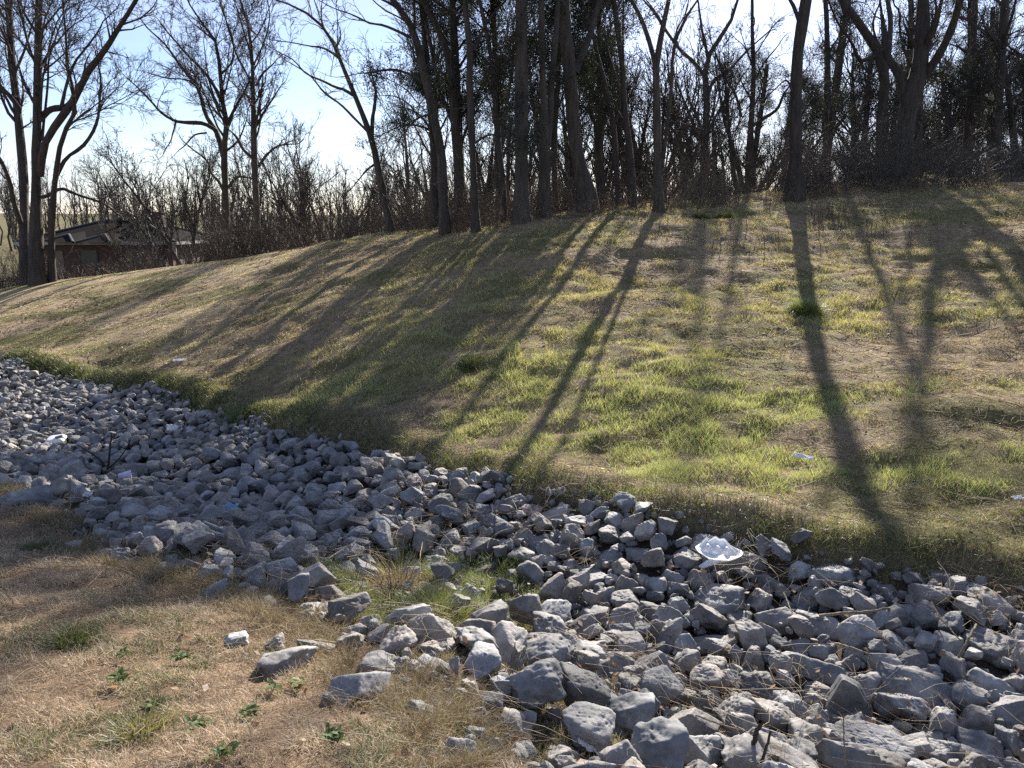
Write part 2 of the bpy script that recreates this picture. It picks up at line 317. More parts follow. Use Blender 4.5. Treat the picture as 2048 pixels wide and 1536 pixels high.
# ------------------------------------------------------------------ rocks
def ico(n):
    t = (1+5**.5)/2; V = norm(np.array([(-1,t,0),(1,t,0),(-1,-t,0),(1,-t,0),(0,-1,t),(0,1,t),(0,-1,-t),(0,1,-t),(t,0,-1),(t,0,1),(-t,0,-1),(-t,0,1)], float))
    F = np.array([(0,11,5),(0,5,1),(0,1,7),(0,7,10),(0,10,11),(1,5,9),(5,11,4),(11,10,2),(10,7,6),(7,1,8),(3,9,4),(3,4,2),(3,2,6),(3,6,8),(3,8,9),(4,9,5),(2,4,11),(6,2,10),(8,6,7),(9,8,1)])
    for _ in range(n):
        E = np.sort(np.concatenate([F[:, [0, 1]], F[:, [1, 2]], F[:, [2, 0]]]), 1); U, inv = np.unique(E, axis=0, return_inverse=True); inv = inv.ravel()
        m = norm(V[U].mean(1)); k = len(V); f = len(F); a, b, c = inv[:f]+k, inv[f:2*f]+k, inv[2*f:]+k; V = np.concatenate([V, m])
        F = np.concatenate([np.stack([F[:, 0], a, c], 1), np.stack([F[:, 1], b, a], 1), np.stack([F[:, 2], c, b], 1), np.stack([a, b, c], 1)])
    return V, F
ICO = {n: ico(n) for n in (1, 2, 3, 4, 5)}
def rockshape(r, sub, planes=None, sharp=16, rough=.05, pits=0.0):
    V, F = ICO[sub]
    if planes is None:
        n = r.integers(7, 12); N = norm(r.normal(size=(n, 3))); D = r.uniform(.5, .9, n)
        N = np.concatenate([N, norm(np.array([[0, 0, 1.], [0, 0, -1], [1, 0, 0], [-1, 0, 0], [0, 1, 0], [0, -1, 0]])+r.normal(size=(6, 3))*.22)]); D = np.concatenate([D, r.uniform(.7, .9, 6)])
    else: N = norm(np.array([p[:3] for p in planes], float)); D = np.array([p[3] for p in planes], float)
    q = np.maximum(V@N.T, 0)/D; rad = (q**sharp).sum(1)**(-1/sharp)
    P = V*rad[:, None]; o = r.uniform(0, 90, 3)
    d = (fbm(P[:, 0]*2.2+o[0], P[:, 1]*2.2+o[1], P[:, 2]*2.2+o[2], o=3, seed=5)-.5)*rough*3.2
    if sub >= 3:
        f = fbm(P[:, 0]*7+o[0], P[:, 1]*7+o[1], P[:, 2]*7+o[2], o=3, seed=9)-.5; d = d+f*rough*1.4
        if pits: d = d-np.maximum(0, np.abs(f)*2-.12)*pits
    P = P+norm(V)*d[:, None]; P /= np.abs(P).max(0)
    return P*.5, F      # unit box
NV = 18
RV = [rockshape(np.random.default_rng(100+i), 4, rough=.045+.025*(i % 3), pits=.14 if i % 4 == 0 else .03, sharp=26+12*(i % 4)) for i in range(NV)]
RVM = [mkmesh('rock_shape', v, f, M_ROCK) for v, f in RV]
RV3 = [rockshape(np.random.default_rng(200+i), 3, sharp=30, rough=.07) for i in range(16)]
RV2 = [rockshape(np.random.default_rng(300+i), 2, sharp=40, rough=.08) for i in range(16)]
RV1 = [rockshape(np.random.default_rng(400+i), 1, sharp=14) for i in range(10)]
# rocks read off the photograph: (u, v, width px, height px, roll deg, tone, label)
def c6(x, y, w, h, roll=0, tone=1, lab=None, var=None): return (1300+x/2.738, 1000+y/2.738, w/2.738, h/2.738, roll, tone, lab, var)
def c5(x, y, w, h, roll=0, tone=1, lab=None, var=None): return (650+x/2.2386, 850+y/2.2386, w/2.2386, h/2.2386, roll, tone, lab, var)
def c4(x, y, w, h, roll=0, tone=1, lab=None, var=None): return (x/2.56, 550+y/2.56, w/2.56, h/2.56, roll, tone, lab, var)
HERO = [
 c6(375,580,360,250,0,.95,'large pitted grey boulder with a rough pockmarked top, the biggest left of the long stick',0),
 c6(1000,440,290,150,0,1.15,'wide pale pitted boulder against the dark grass edge, above the long stick',4),
 c6(445,355,315,135,8,1.1,'long blue-grey boulder under the crumpled white paper','long'),
 c6(285,255,180,150,0,1.3,'pale whitish boulder just left of the crumpled white paper'),
 c6(905,710,240,150,0,.95,'pockmarked grey rock directly below the left end of the long stick',8),
 c6(690,685,210,190,5,.95,'blocky dark grey rock with a reddish top, left of the pockmarked one below the stick'),
 c6(485,700,165,185,0,.9), c6(855,572,125,145,0,1), c6(1088,555,125,150,0,1), c6(1300,545,200,110,0,.8), c6(1320,660,190,130,35,.95),
 c6(1530,665,165,180,-20,.95), c6(1900,600,290,90,-20,1.2,'long pale slab lying tilted at the right edge below the grass','long'),
 c6(1770,500,130,85,0,1.2,'small whitish rock at the foot of the grass just above the long pale slab'), c6(1630,822,165,125,0,1.15), c6(1870,845,280,210,0,.95,'large lumpy grey boulder beside the upright pale stick',12),
 c6(352,925,195,160,0,.95,None,4), c6(566,900,135,185,0,1.05,'narrow upright pale grey rock shaped like a tooth'), c6(190,912,125,135,0,1), c6(270,812,320,85,0,.85,'long flat dark slab below the large pitted boulder','long'),
 c6(870,940,390,150,-4,.95,'long jagged rock with a dark hollow in its middle','long'), c6(1285,922,150,165,0,.95), c6(1190,1042,215,185,0,1,'rounded grey rock right behind the triangular dark stone'),
 c6(1440,1085,320,240,0,1,'big rounded grey boulder above the rusty dead weed'), c6(1085,1130,265,270,0,.72,'dark smooth triangular stone standing on edge','tri'),
 c6(742,1185,285,225,0,1.05,'large oval blue-grey boulder left of the triangular dark stone'), c6(580,1035,215,160,20,.72,'dark wedge-shaped stone with a sharp peak left of centre'),
 c6(910,1060,160,125,-10,.95), c6(860,1365,215,210,10,.9), c6(1215,1400,400,190,0,1.15,'broad flat-topped pale boulder cut by the bottom edge of the photo','flat'),
 c6(650,1330,190,150,-25,1.0), c6(520,1150,175,160,15,.95), c6(205,1090,160,125,0,.95), c6(300,1140,125,175,0,.85), c6(1600,1265,190,210,0,1.05), c6(1785,1235,205,165,-10,1.05),
 c6(1720,1100,180,160,-20,1.2), c6(1830,1030,215,150,0,1.1), c6(2000,1025,130,160,0,1.1), c6(1670,940,190,135,-15,1.1), c6(1575,1405,215,150,10,1), c6(1800,1365,190,130,0,.95), c6(1965,1355,160,155,0,1.05),
 c6(1760,1440,210,110,0,1.15), c6(1190,1255,195,110,0,1.2,'pale grey stone wedged under the triangular dark one'), c6(1005,1300,100,130,0,.9), c6(900,1230,150,110,40,1), c6(100,765,140,210,0,1), c6(60,900,125,105,0,1), c6(155,605,175,135,10,1),
 c6(1445,755,205,95,-8,.95), c6(1130,725,155,95,0,.85), c6(1320,810,210,110,-35,.9), c6(945,835,150,95,0,.95), c6(115,440,130,105,0,1), c6(265,445,140,120,0,1), c6(600,575,120,130,-20,1.2), c6(1500,1330,150,110,0,1), c6(1960,1210,170,190,0,1.05), c6(1120,880,110,90,0,.9), c6(1420,650,140,110,0,.9), c6(800,830,100,120,-20,.9), c6(660,470,200,90,-15,.8), c6(1570,450,150,75,0,.8), c6(1660,460,90,60,0,.9), c6(2030,840,120,160,0,1.0), c6(1440,900,130,100,0,.8), c6(2030,760,60,110,0,1.15),
 c5(587,240,115,95,0,.85,'dark squarish rock poking up at the upper rim of the rock bed',2), c5(480,300,95,75,0,.95), c5(1040,408,210,75,22,1.15,'long pale flat slab leaning at the top edge of the pile','long'), c5(820,365,165,60,28,.95,'narrow tilted slab next to the pink-stained rock','long'),
 c5(750,455,105,100,0,1), c5(868,465,105,65,0,.95), c5(370,457,75,85,0,1.25), c5(1180,567,85,105,0,1.05), c5(1288,600,115,120,0,.85), c5(1405,590,135,65,0,1.1), c5(1240,790,110,125,0,.9), c5(1345,745,105,135,0,.9),
 c5(882,848,110,95,0,1.1), c5(1050,848,120,95,15,1.1,'smooth pale grey rock at the right side of the grassy gap'), c5(1200,885,180,125,0,.82), c5(1360,882,165,135,10,1.05), c5(912,995,185,130,-12,.72,'smooth dark brown-grey boulder leaning on a smaller rock below the grassy gap'),
 c5(1085,975,120,95,0,.9), c5(800,1010,95,85,0,1.05), c5(722,935,85,70,0,1.25), c5(235,955,115,75,15,1.1), c5(490,1010,150,95,-25,1.2), c5(480,1082,155,65,-18,1.45,'whitish flat rock at the edge of the brown bank'), c5(720,1072,145,90,-20,1), c5(850,1355,175,135,-15,1.15,'grey boulder half sunk in brown grass at the bottom centre'),
 c5(600,1465,135,125,0,1.15,'pale rounded boulder cut by the bottom edge, left of the other sunken ones'), c5(685,1315,95,95,0,1.15), c5(500,1145,125,90,-10,.95), c5(1220,1102,125,85,0,.85), c5(1412,1022,135,80,0,.85), c5(1402,1142,120,110,10,.95), c5(1215,1195,105,80,0,1.35), c5(1360,1212,95,80,-15,1),
 c5(865,1455,190,90,0,1.1), c5(690,665,210,75,8,.62,'long dark rock lying behind the grassy gap','long'), c5(500,365,160,50,20,.9), c5(130,930,110,75,0,.95), c5(200,870,85,65,0,.9), c5(50,535,65,65,0,1.4,'small whitish blue stone standing out in the middle of the pile'), c5(880,515,110,65,15,1.05),
 c5(930,395,110,50,0,1.1,'rock with a faint pink paint stain near the top edge of the pile','pink'), c5(1290,975,120,90,0,.95), c5(1330,930,110,90,0,.9), c5(1500,940,120,130,0,.95), c5(1060,740,120,60,5,1), c5(890,785,120,50,5,1), c5(1095,640,100,80,20,1.1), c5(1180,670,130,70,-15,1), c5(500,620,100,80,0,1), c5(600,580,110,80,0,.95), c5(560,380,80,50,0,.85), c5(700,400,100,80,0,1.05), c5(280,440,110,80,0,.95), c5(440,470,120,60,0,1.0), c5(640,530,130,60,0,1.0), c5(790,545,80,70,0,1.05), c5(950,540,100,80,0,1), c5(1040,520,110,60,0,1),
 c4(1195,1032,115,75,-12,1.3,'pale blue-white rock in the shaded middle of the bed'), c4(1535,1020,200,75,12,1.0,'long grey rock left of centre at the upper side of the shaded bed','long'), c4(700,1010,180,75,-20,.95,'long blocky rock lying askew beside the bare dead sapling','long'), c4(370,1035,120,115,0,1), c4(545,1090,125,65,0,1.15), c4(150,1150,230,95,-8,1,'large sloping grey rock at the left edge of the bed beside the brown bank','long'), c4(1030,1275,115,75,0,1.15), c4(440,1120,90,40,0,1.35), c4(1720,1350,75,75,0,1.3), c4(575,1350,85,50,0,1.3,'small pale oval stone lying alone on the brown grass'), c4(40,1060,150,60,0,.85), c4(1620,1070,100,60,0,1.2), c4(1320,890,90,80,0,1.15), c4(1160,870,100,80,0,.95), c4(530,655,90,70,0,1), c4(1500,860,100,55,0,1.05), c4(1400,700,10,10),
 (470,1282,52,24,0,1.5,'flat whitish stone half buried in the brown bank',None), (553,1291,42,36,0,1.0,'grey pointed stone poking out of the brown grass',None), (655,1402,34,30,0,1.2,'small grey stone beside the broad-leaved weed on the bank',None), (640,1300,90,28,-30,1.05,None,'long'),
]
HERO = [h for h in HERO if h[2] > 15]
groups = [('sunlit grey rocks piled at the lower right', 'ordinary angular grey rock among those piled at the lower right'),
          ('grey rocks in the middle of the rock bed', 'ordinary angular grey rock in the middle stretch of the rock bed'),
          ('shaded grey rocks at the left of the bed', 'ordinary bluish shaded rock in the left stretch of the rock bed'),
          ('rocks scattered along the brown bank', 'ordinary rock half sunk in dry grass at the edge of the brown bank')]
rocks = []   # x,y,z,sx,sy,sz,rot(3),tone,label,var
for (u, v, w, h, roll, tone, lab, var) in HERO:
    p = hit(u, v+h*.30); d = np.linalg.norm(p-EYE); sx = w/FPX*d*1.08; sz = h/FPX*d*1.15; sy = (sx+sz)*.5*rng.uniform(.85, 1.1)
    if var == 'tri': sy = sx*.4
    if var in ('long', 'flat'): sz = max(sz, sx*.25); sy = max(sz, sx*.45)
    c = p.copy(); c[1] += sy*.32; c[2] = H(c[0], c[1])+sz*.30 if var != 'tri' else c[2]+sz*.22
    # keep the centre on the pixel ray
    dd_ = ray(u, v); t = (c[1]-EYE[1])/dd_[1]; q = EYE+dd_*t; c = np.array([q[0], q[1], max(q[2], H(q[0], q[1])-sz*.1)])
    if bil(_mx, c[0], c[1]) > .5 or bil(_is, c[0], c[1]) > .5: c[2] -= .12*sz
    yaw = rng.uniform(-.25, .25)-math.atan2(c[0], c[1])
    rocks.append([c[0], c[1], c[2], sx, sy, sz, 0, -math.radians(roll), yaw, tone*rng.uniform(.94, 1.06), lab, var, True])
heroN = len(rocks)
# fill the rest of the bed by dart throwing, biggest first
cell = {}
def put(x, y, r): cell.setdefault((int(x//.5), int(y//.5)), []).append((x, y, r))
def free(x, y, r, k=.8):
    i, j = int(x//.5), int(y//.5)
    for a in (i-1, i, i+1):
        for b in (j-1, j, j+1):
            for (X_, Y_, R_) in cell.get((a, b), ()):
                if (x-X_)**2+(y-Y_)**2 < (k*(r+R_))**2: return False
    return True
for q in rocks: put(q[0], q[1], (q[3]+q[4])*.25)
cand = rng.uniform([-16, 1.2], [6, 21], (900000, 2)); dm = bil(_dm, cand[:, 0], cand[:, 1]); mx = bil(_mx, cand[:, 0], cand[:, 1]); il = bil(_is, cand[:, 0], cand[:, 1])
edge_n = fbm(cand[:, 0]/.5, cand[:, 1]/.5, o=3, seed=77)
keep = (dm+(edge_n-.5)*.5 > .06); 
pu, pv, pf = project(np.c_[cand, H(cand[:, 0], cand[:, 1])]); keep &= (pu > -160) & (pu < 2250) & (pv < 1700)
r2 = rng.uniform(size=len(cand)); keep &= ~((mx > .5) & (r2 > .05)) & ~((il > .5) & (r2 > .012))
cand = cand[keep]; dm = dm[keep]
near = sstep(2.2, 0.2, cand[:, 1]*.7-cand[:, 0]*.5-1.2)
size = np.exp(rng.normal(0, .46, len(cand)))*(.054+.020*near); size = np.clip(size, .022, .115)*np.where(cand[:, 1] > 9.5, .74, np.where(cand[:, 1] > 7.2, .88, 1)); size *= np.where(dm < .3, .8, 1)
order = np.argsort(-size[:330000]); n0 = 0
for i in order:
    x, y = cand[i]; r = size[i]
    if not free(x, y, r, .80): continue
    put(x, y, r); e = rng.uniform(.75, 1.3); sx = 2*r*e; sy = 2*r/e**.5; sz = 2*r*rng.uniform(.55, .95)
    z = H(x, y)+sz*rng.uniform(0, .6)+.035*rng.uniform(0, 2)
    rocks.append([x, y, z, sx, sy, sz, rng.normal(0, .4), rng.normal(0, .4), rng.uniform(0, 2*PI), np.clip(rng.normal(1, .24), .55, 1.8), None, None, False]); n0 += 1
# a scatter half sunk along the bank and the grass edges
for (u, v) in [(150,1100),(330,1150),(470,1120),(540,1215),(600,1175),(700,1290),(760,1340),(830,1440),(940,1440),(1010,1400),(1090,1330),(1130,1450),(1240,1470),(1330,1500),(1060,1500),(900,1370),(500,1180),(430,1190),(380,1170),(1200,1390),(700,1395),(560,1330),(1350,1100),(1180,1050),(780,940),(640,900),(1700,1150),(1900,1190),(1430,1500),(1120,1520),(960,1525),(700,1150),(760,1180),(650,1210),(880,1240)]:
    p = hit(u, v); r = rng.uniform(.06, .13)
    if free(p[0], p[1], r, .6):
        put(p[0], p[1], r); rocks.append([p[0], p[1], p[2]+.01, 2*r*1.2, 2*r, 1.5*r, rng.normal(0, .3), rng.normal(0, .3), rng.uniform(0, 6), rng.uniform(.9, 1.35), None, None, False])
A = np.array([[q[0], q[1], q[2], max(q[3], q[4])] for q in rocks]); pu, pv, pf = project(A[:, :3]); ps = A[:, 3]/pf
vis = (pu > -20) & (pu < 2068) & (pv < 1560)
score = np.where(vis, ps, 0); score[:heroN] += 10
chosen = np.argsort(-score)[:298]; chosen_set = set(chosen.tolist())
from mathutils import Euler
TRI = mkmesh('rock_tri', *rockshape(np.random.default_rng(5), 5, [(.92,0,.38,.50),(-.95,0,.28,.50),(0,0,-1,.55),(0,1,.1,.8),(0,-1,.15,.8),(.4,.1,.9,.85),(-.3,0,-.9,.5),(.6,-.6,-.5,.72)], 22, .02), M_ROCK)
FLAT = mkmesh('rock_flat', *rockshape(np.random.default_rng(6), 5, [(0,-.1,1,.5),(0,0,-1,.6),(1,0,.2,.9),(-1,.1,.15,.9),(.2,1,0,.9),(0,-1,.1,.85),(.7,.7,.1,.9),(-.7,-.7,.2,.92),(.7,-.7,0,.9),(-.7,.7,0,.9)], 18, .03, .05), M_ROCK)
M_PINK = rockmat('limestone_pink', False)
_nt = M_PINK.node_tree; _p = [n for n in _nt.nodes if n.type == 'BSDF_PRINCIPLED'][0]; _src = _p.inputs['Base Color'].links[0].from_socket
_t = nd(_nt, 'ShaderNodeTexCoord'); _nn = nd(_nt, 'ShaderNodeTexNoise', Scale=3.0, Detail=4.0); _nt.links.new(_t.outputs['Object'], _nn.inputs[0])
_m = nd(_nt, 'ShaderNodeMixRGB', Color2=(.62, .36, .34, 1)); _nt.links.new(ramp(_nt, _nn.outputs[0], [(.42, (0, 0, 0)), (.55, (.75, .75, .75))]), _m.inputs[0]); _nt.links.new(_src, _m.inputs[1]); _nt.links.new(_m.outputs[0], _p.inputs['Base Color'])
pinkme = RVM[3].copy(); pinkme.materials.clear(); pinkme.materials.append(M_PINK)
for i, q in enumerate(rocks):
    if i not in chosen_set: continue
    var = q[11]; me = TRI if var == 'tri' else FLAT if var == 'flat' else pinkme if var == 'pink' else RVM[var] if isinstance(var, int) else RVM[int(rng.integers(NV))]
    o = obj('boulder' if q[3] > .42 else 'rock', me, loc=q[:3]); o.scale = (q[3], q[4], q[5]); o.rotation_euler = Euler((q[6], q[7], q[8]), 'XYZ')
    warm = rng.uniform(-.04, .09); t = q[9]; o.color = (t*(1+warm), t, t*(1-warm), 1)
    if q[10]: tag(o, q[10], 'rock')
    else:
        gi = 3 if (bil(_dm, q[0], q[1]) < .12 and pv[i] > 1150 and pu[i] < 1500) or bil(_mx, q[0], q[1]) > .5 else 0 if pu[i] > 1300 else 1 if pu[i] > 700 else 2
        tag(o, groups[gi][1], 'rock', groups[gi][0])
mb = MB()
def rotm(a, b, c):
    return np.array(Euler((a, b, c)).to_matrix())
for i, q in enumerate(rocks):
    if i in chosen_set: continue
    V, F = (RV3 if pf[i] < 8 else RV2)[int(rng.integers(16))]
    t = q[9]; wm = rng.uniform(-.03, .12); mb.add((V*[q[3], q[4], q[5]])@rotm(q[6], q[7], q[8]).T+np.array(q[:3]), F, np.array([t*(1+wm), t, t*(1-wm)]))
# chips and gravel between the rocks
cc = rng.uniform([-15, 2], [5, 20], (60000, 2)); dmc = bil(_dm, cc[:, 0], cc[:, 1]); mc = bil(_mx, cc[:, 0], cc[:, 1])
cc = cc[(dmc > -.05) & (rng.uniform(size=len(cc)) < np.clip(7/np.hypot(cc[:, 0], cc[:, 1]), 0, 1))][:6000]
for x, y in cc:
    r = rng.uniform(.015, .05); V, F = RV1[int(rng.integers(10))]; t = rng.uniform(.7, 1.3)
    mb.add((V*[2*r, 1.6*r, 1.3*r])@rotm(*rng.uniform(0, 6, 3)).T+np.array([x, y, float(H(x, y))+r*.5]), F, np.array([t, t*.98, t*.94]))
o = obj('riprap_rocks', mb.mesh('riprap_rocks', M_ROCKS, False)); tag(o, 'bed of smaller grey limestone rocks filling the ditch', 'rocks', kind='stuff')
print('rocks', len(rocks), 'hero', heroN)
# ------------------------------------------------------------------ grass
def blades(P, hgt, wid, lean, az, cb, ct, face=None, two=True):
    """grass blades; P (N,3); lean radians from vertical; az lean direction"""
    N = len(P); d = np.c_[np.cos(az)*np.sin(lean), np.sin(az)*np.sin(lean), np.cos(lean)]
    fa = rng.uniform(0, 2*PI, N) if face is None else face; s = np.c_[np.cos(fa), np.sin(fa), np.zeros(N)]*(wid/2)[:, None]
    l2 = lean*1.0+rng.uniform(.2, .9, N); d2 = np.c_[np.cos(az)*np.sin(l2), np.sin(az)*np.sin(l2), np.cos(l2)]
    if two:
        m = P+d*(hgt*.55)[:, None]; t = m+d2*(hgt*.5)[:, None]
        V = np.stack([P-s, P+s, m-s*.75, m+s*.75, t], 1).reshape(-1, 3); b = (np.arange(N)*5)[:, None]
        F = np.concatenate([b+[0, 1, 3], b+[0, 3, 2], b+[2, 3, 4]])
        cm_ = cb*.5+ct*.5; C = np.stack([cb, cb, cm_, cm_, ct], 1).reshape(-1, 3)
    else:
        t = P+(d*.5+d2*.5)*hgt[:, None]; V = np.stack([P-s, P+s, t], 1).reshape(-1, 3); b = (np.arange(N)*3)[:, None]; F = b+[0, 1, 2]
        C = np.stack([cb, cb, ct], 1).reshape(-1, 3)
    return V, F, C
def lerp(a, b, t): return a+(b-a)*t[:, None]
GREEN = np.array([.16, .185, .07]); DGREEN = np.array([.07, .105, .032]); YEL = np.array([.38, .34, .175]); STRAW = np.array([.42, .34, .21]); BROWN = np.array([.19, .125, .07]); GREYS = np.array([.25, .215, .17])
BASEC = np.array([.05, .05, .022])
def frustum_pts(n, ymin, ymax, pw, amin=-.78, amax=.78):
    """random ground points in the viewed wedge, density falling with distance"""
    u = rng.uniform(size=n); y = (ymin**pw+u*(ymax**pw-ymin**pw))**(1/pw); a = rng.uniform(amin, amax, n); return a*y, y
# hillside grass
x, y = frustum_pts(1500000, 4.2, 28.5, 0.75); dm = bil(_dm, x, y); y_crest = 22
h = H(x, y); pu_, pv_, pf_ = project(np.c_[x, y, h])
bankm = (y < 3.4-.9*x+.3) & (x < 3)
farside = (dm < .04) & ~((polydist(x, y, [tuple(p) for p in NEAR_E]) < polydist(x, y, [tuple(p) for p in FAR_E]))) & (y > 3.2)
clump = fbm(x/.28, y/.22, o=3, seed=41); patch = fbm(x/1.7, y/.9, o=3, seed=43); big = fbm(x/5, y/3, o=2, seed=47)
gness = sstep(.40, .60, patch*.75+big*.25+.03*np.clip((x-0)/4, -1, 1))
leftlawn = sstep(-4.5, -8, x)*sstep(14, 18, y); gness = gness*(1-.2*leftlawn)+.12*leftlawn; topz = sstep(10, 17, y); gness *= 1-.5*topz; gness = np.clip(gness+.22*sstep(10, 6.5, y), 0, 1)
keep = farside & (rng.uniform(size=len(x)) < .35+.75*sstep(.3, .62, clump)*(.45+.55*gness)) & (pv_ < 1300) & (pu_ > -120) & (pu_ < 2170)
x, y, h, clump, gness, leftlawn, pf_, patch = [a[keep] for a in (x, y, h, clump, gness, leftlawn, pf_, patch)]
N = len(x); print('hill blades', N)
isg = rng.uniform(size=N) < .08+.56*gness
hgt = (.03+.075*sstep(.35, .75, clump))*(.55+.75*gness)*rng.uniform(.6, 1.35, N)*(1-.65*leftlawn); hgt = np.where(isg, hgt*.86, hgt*rng.uniform(.6, 1.3, N))
wid = np.maximum(.0035, pf_*.00062)*rng.uniform(.7, 1.3, N)
lean = np.where(isg, rng.uniform(.05, .7, N), rng.uniform(.5, 1.45, N)); az = rng.uniform(0, 2*PI, N)
tg = rng.uniform(size=N); ct = np.where(isg[:, None], lerp(lerp(DGREEN, GREEN, np.clip(gness+rng.normal(0, .2, N), 0, 1)), YEL, np.clip(tg*.9, 0, 1)), lerp(lerp(BROWN, STRAW, tg), GREYS, rng.uniform(0, .6, N)))
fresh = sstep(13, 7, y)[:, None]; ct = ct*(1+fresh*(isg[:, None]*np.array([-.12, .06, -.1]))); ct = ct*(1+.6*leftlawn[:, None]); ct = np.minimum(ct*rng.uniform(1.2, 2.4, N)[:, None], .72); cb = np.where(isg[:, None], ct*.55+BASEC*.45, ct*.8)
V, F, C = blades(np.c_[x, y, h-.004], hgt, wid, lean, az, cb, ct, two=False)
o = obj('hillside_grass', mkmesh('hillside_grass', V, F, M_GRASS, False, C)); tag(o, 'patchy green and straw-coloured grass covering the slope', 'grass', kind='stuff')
# foreground bank: short curled brown dormant grass
def bank_grass(n, nm):
    x, y = frustum_pts(n, 1.6, 11.5, .55, -.80, .45); dm = bil(_dm, x, y); mx = bil(_mx, x, y)
    nearer = polydist(x, y, [tuple(p) for p in NEAR_E]) < polydist(x, y, [tuple(p) for p in FAR_E])
    en = fbm(x/.3, y/.3, o=3, seed=91)
    k = nearer & (dm < .10+(en-.5)*.5) | (mx > .5) & (rng.uniform(size=n) < .45)
    x, y = x[k], y[k]; h = H(x, y); cl = fbm(x/.11, y/.11, o=3, seed=61); gp = fbm(x/.45, y/.45, o=3, seed=67); N = len(x); pf_ = np.hypot(x, y)
    sel_ = rng.uniform(size=N) < .35+.65*sstep(.34, .5, fbm(x/.22, y/.22, o=3, seed=64)); x, y, h, cl, gp, pf_ = [a[sel_] for a in (x, y, h, cl, gp, pf_)]; N = len(x)
    isg = rng.uniform(size=N) < .05+.45*sstep(.55, .72, gp)
    hgt = (.010+.062*sstep(.3, .75, cl))*rng.uniform(.5, 1.4, N); wid = np.maximum(.0022, pf_*.0006)*rng.uniform(.7, 1.4, N)
    lean = rng.uniform(.4, 1.4, N); az = rng.normal(2.6, 1.6, N); t = rng.uniform(size=N)
    tone = fbm(x/.8, y/.8, o=2, seed=63)
    c = lerp(np.array([.21, .15, .10]), np.array([.70, .56, .40]), np.clip(t*.7+tone*.5+(cl-.5)*.9-.05, 0, 1)); c = np.where(isg[:, None], lerp(DGREEN*1.3, GREEN*1.2, t), c)*rng.uniform(.7, 1.25, N)[:, None]
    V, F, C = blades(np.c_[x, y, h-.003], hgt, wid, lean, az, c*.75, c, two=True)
    print(nm, N); return mkmesh(nm, V, F, M_STRAW, False, C)
o = obj('dry_bank_grass', bank_grass(620000, 'dry_bank_grass')); tag(o, 'short curled brown dormant grass on the near bank', 'grass', kind='stuff')
# longer grass: ditch edges, grassy gap, mixed lower part
def tall(n, sampler, hm, col_a, col_b, gfrac, nm, lab, mat=None, wmin=.0028):
    x, y = sampler(n); N = len(x); h = H(x, y); pf_ = np.hypot(x, y); isg = rng.uniform(size=N) < gfrac; t = rng.uniform(size=N)
    cl = fbm(x/.18, y/.18, o=2, seed=70)
    hgt = hm*rng.uniform(.4, 1.3, N)*(.5+cl); wid = np.maximum(wmin, pf_*.0006)*rng.uniform(.7, 1.3, N)
    c = np.where(isg[:, None], lerp(col_a, col_b, t), lerp(BROWN, STRAW, t))*rng.uniform(.75, 1.25, N)[:, None]
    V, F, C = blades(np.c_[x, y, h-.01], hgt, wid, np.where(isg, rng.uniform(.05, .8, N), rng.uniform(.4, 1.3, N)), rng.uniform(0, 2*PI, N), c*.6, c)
    o = obj(nm, mkmesh(nm, V, F, mat or M_GRASS, False, C)); tag(o, lab, 'grass', kind='stuff'); print(nm, N)
def isle_s(n):
    x, y = rng.uniform([-2.2, 3.2], [.6, 6.5], (n, 2)).T; k = inpoly(x, y, ISLE) & (fbm(x/.3, y/.3, o=2, seed=72) > .40); return x[k], y[k]
tall(90000, isle_s, .13, DGREEN*1.6, GREEN*1.7, .7, 'gap_grass', 'bright green grass tufts and straw in the gap between the rocks')
def edge_s(n):
    i = rng.integers(0, len(FAR_E)-1, n); t = rng.uniform(size=n); a = np.array(FAR_E); w = np.linalg.norm(a[i+1]-a[i], axis=1); k = rng.uniform(size=n) < w/w.max(); i, t = i[k], t[k]
    p = a[i]+(a[i+1]-a[i])*t[:, None]; off = rng.normal(.12, .16, len(p)); p = p+off[:, None]*np.array([.55, .83]); return p[:, 0], p[:, 1]
tall(80000, edge_s, .13, DGREEN*1.0, GREEN*1.0, .75, 'edge_grass', 'long dry and green grass hanging over the far rim of the ditch')
def mix_s(n):
    x, y = rng.uniform([-.6, 2.0], [1.8, 4.2], (n, 2)).T; k = inpoly(x, y, MIXP) & (fbm(x/.25, y/.25, o=2, seed=73) > .5); return x[k], y[k]
tall(90000, mix_s, .07, GREEN, YEL, .55, 'mixed_grass', 'green and straw grass growing through the rocks at the bottom', wmin=.002)
def near_s(n):
    i = rng.integers(0, len(NEAR_E)-1, n); t = rng.uniform(size=n); a = np.array(NEAR_E); p = a[i]+(a[i+1]-a[i])*t[:, None]; off = rng.normal(-.05, .15, n); p = p+off[:, None]*np.array([.6, .8])
    k = fbm(p[:, 0]/.3, p[:, 1]/.3, o=2, seed=75) > .45; return p[k, 0], p[k, 1]
tall(80000, near_s, .12, GREEN, YEL, .08, 'bank_edge_grass', 'wispy brown grass spilling over the near edge of the rocks', M_STRAW, .0018)
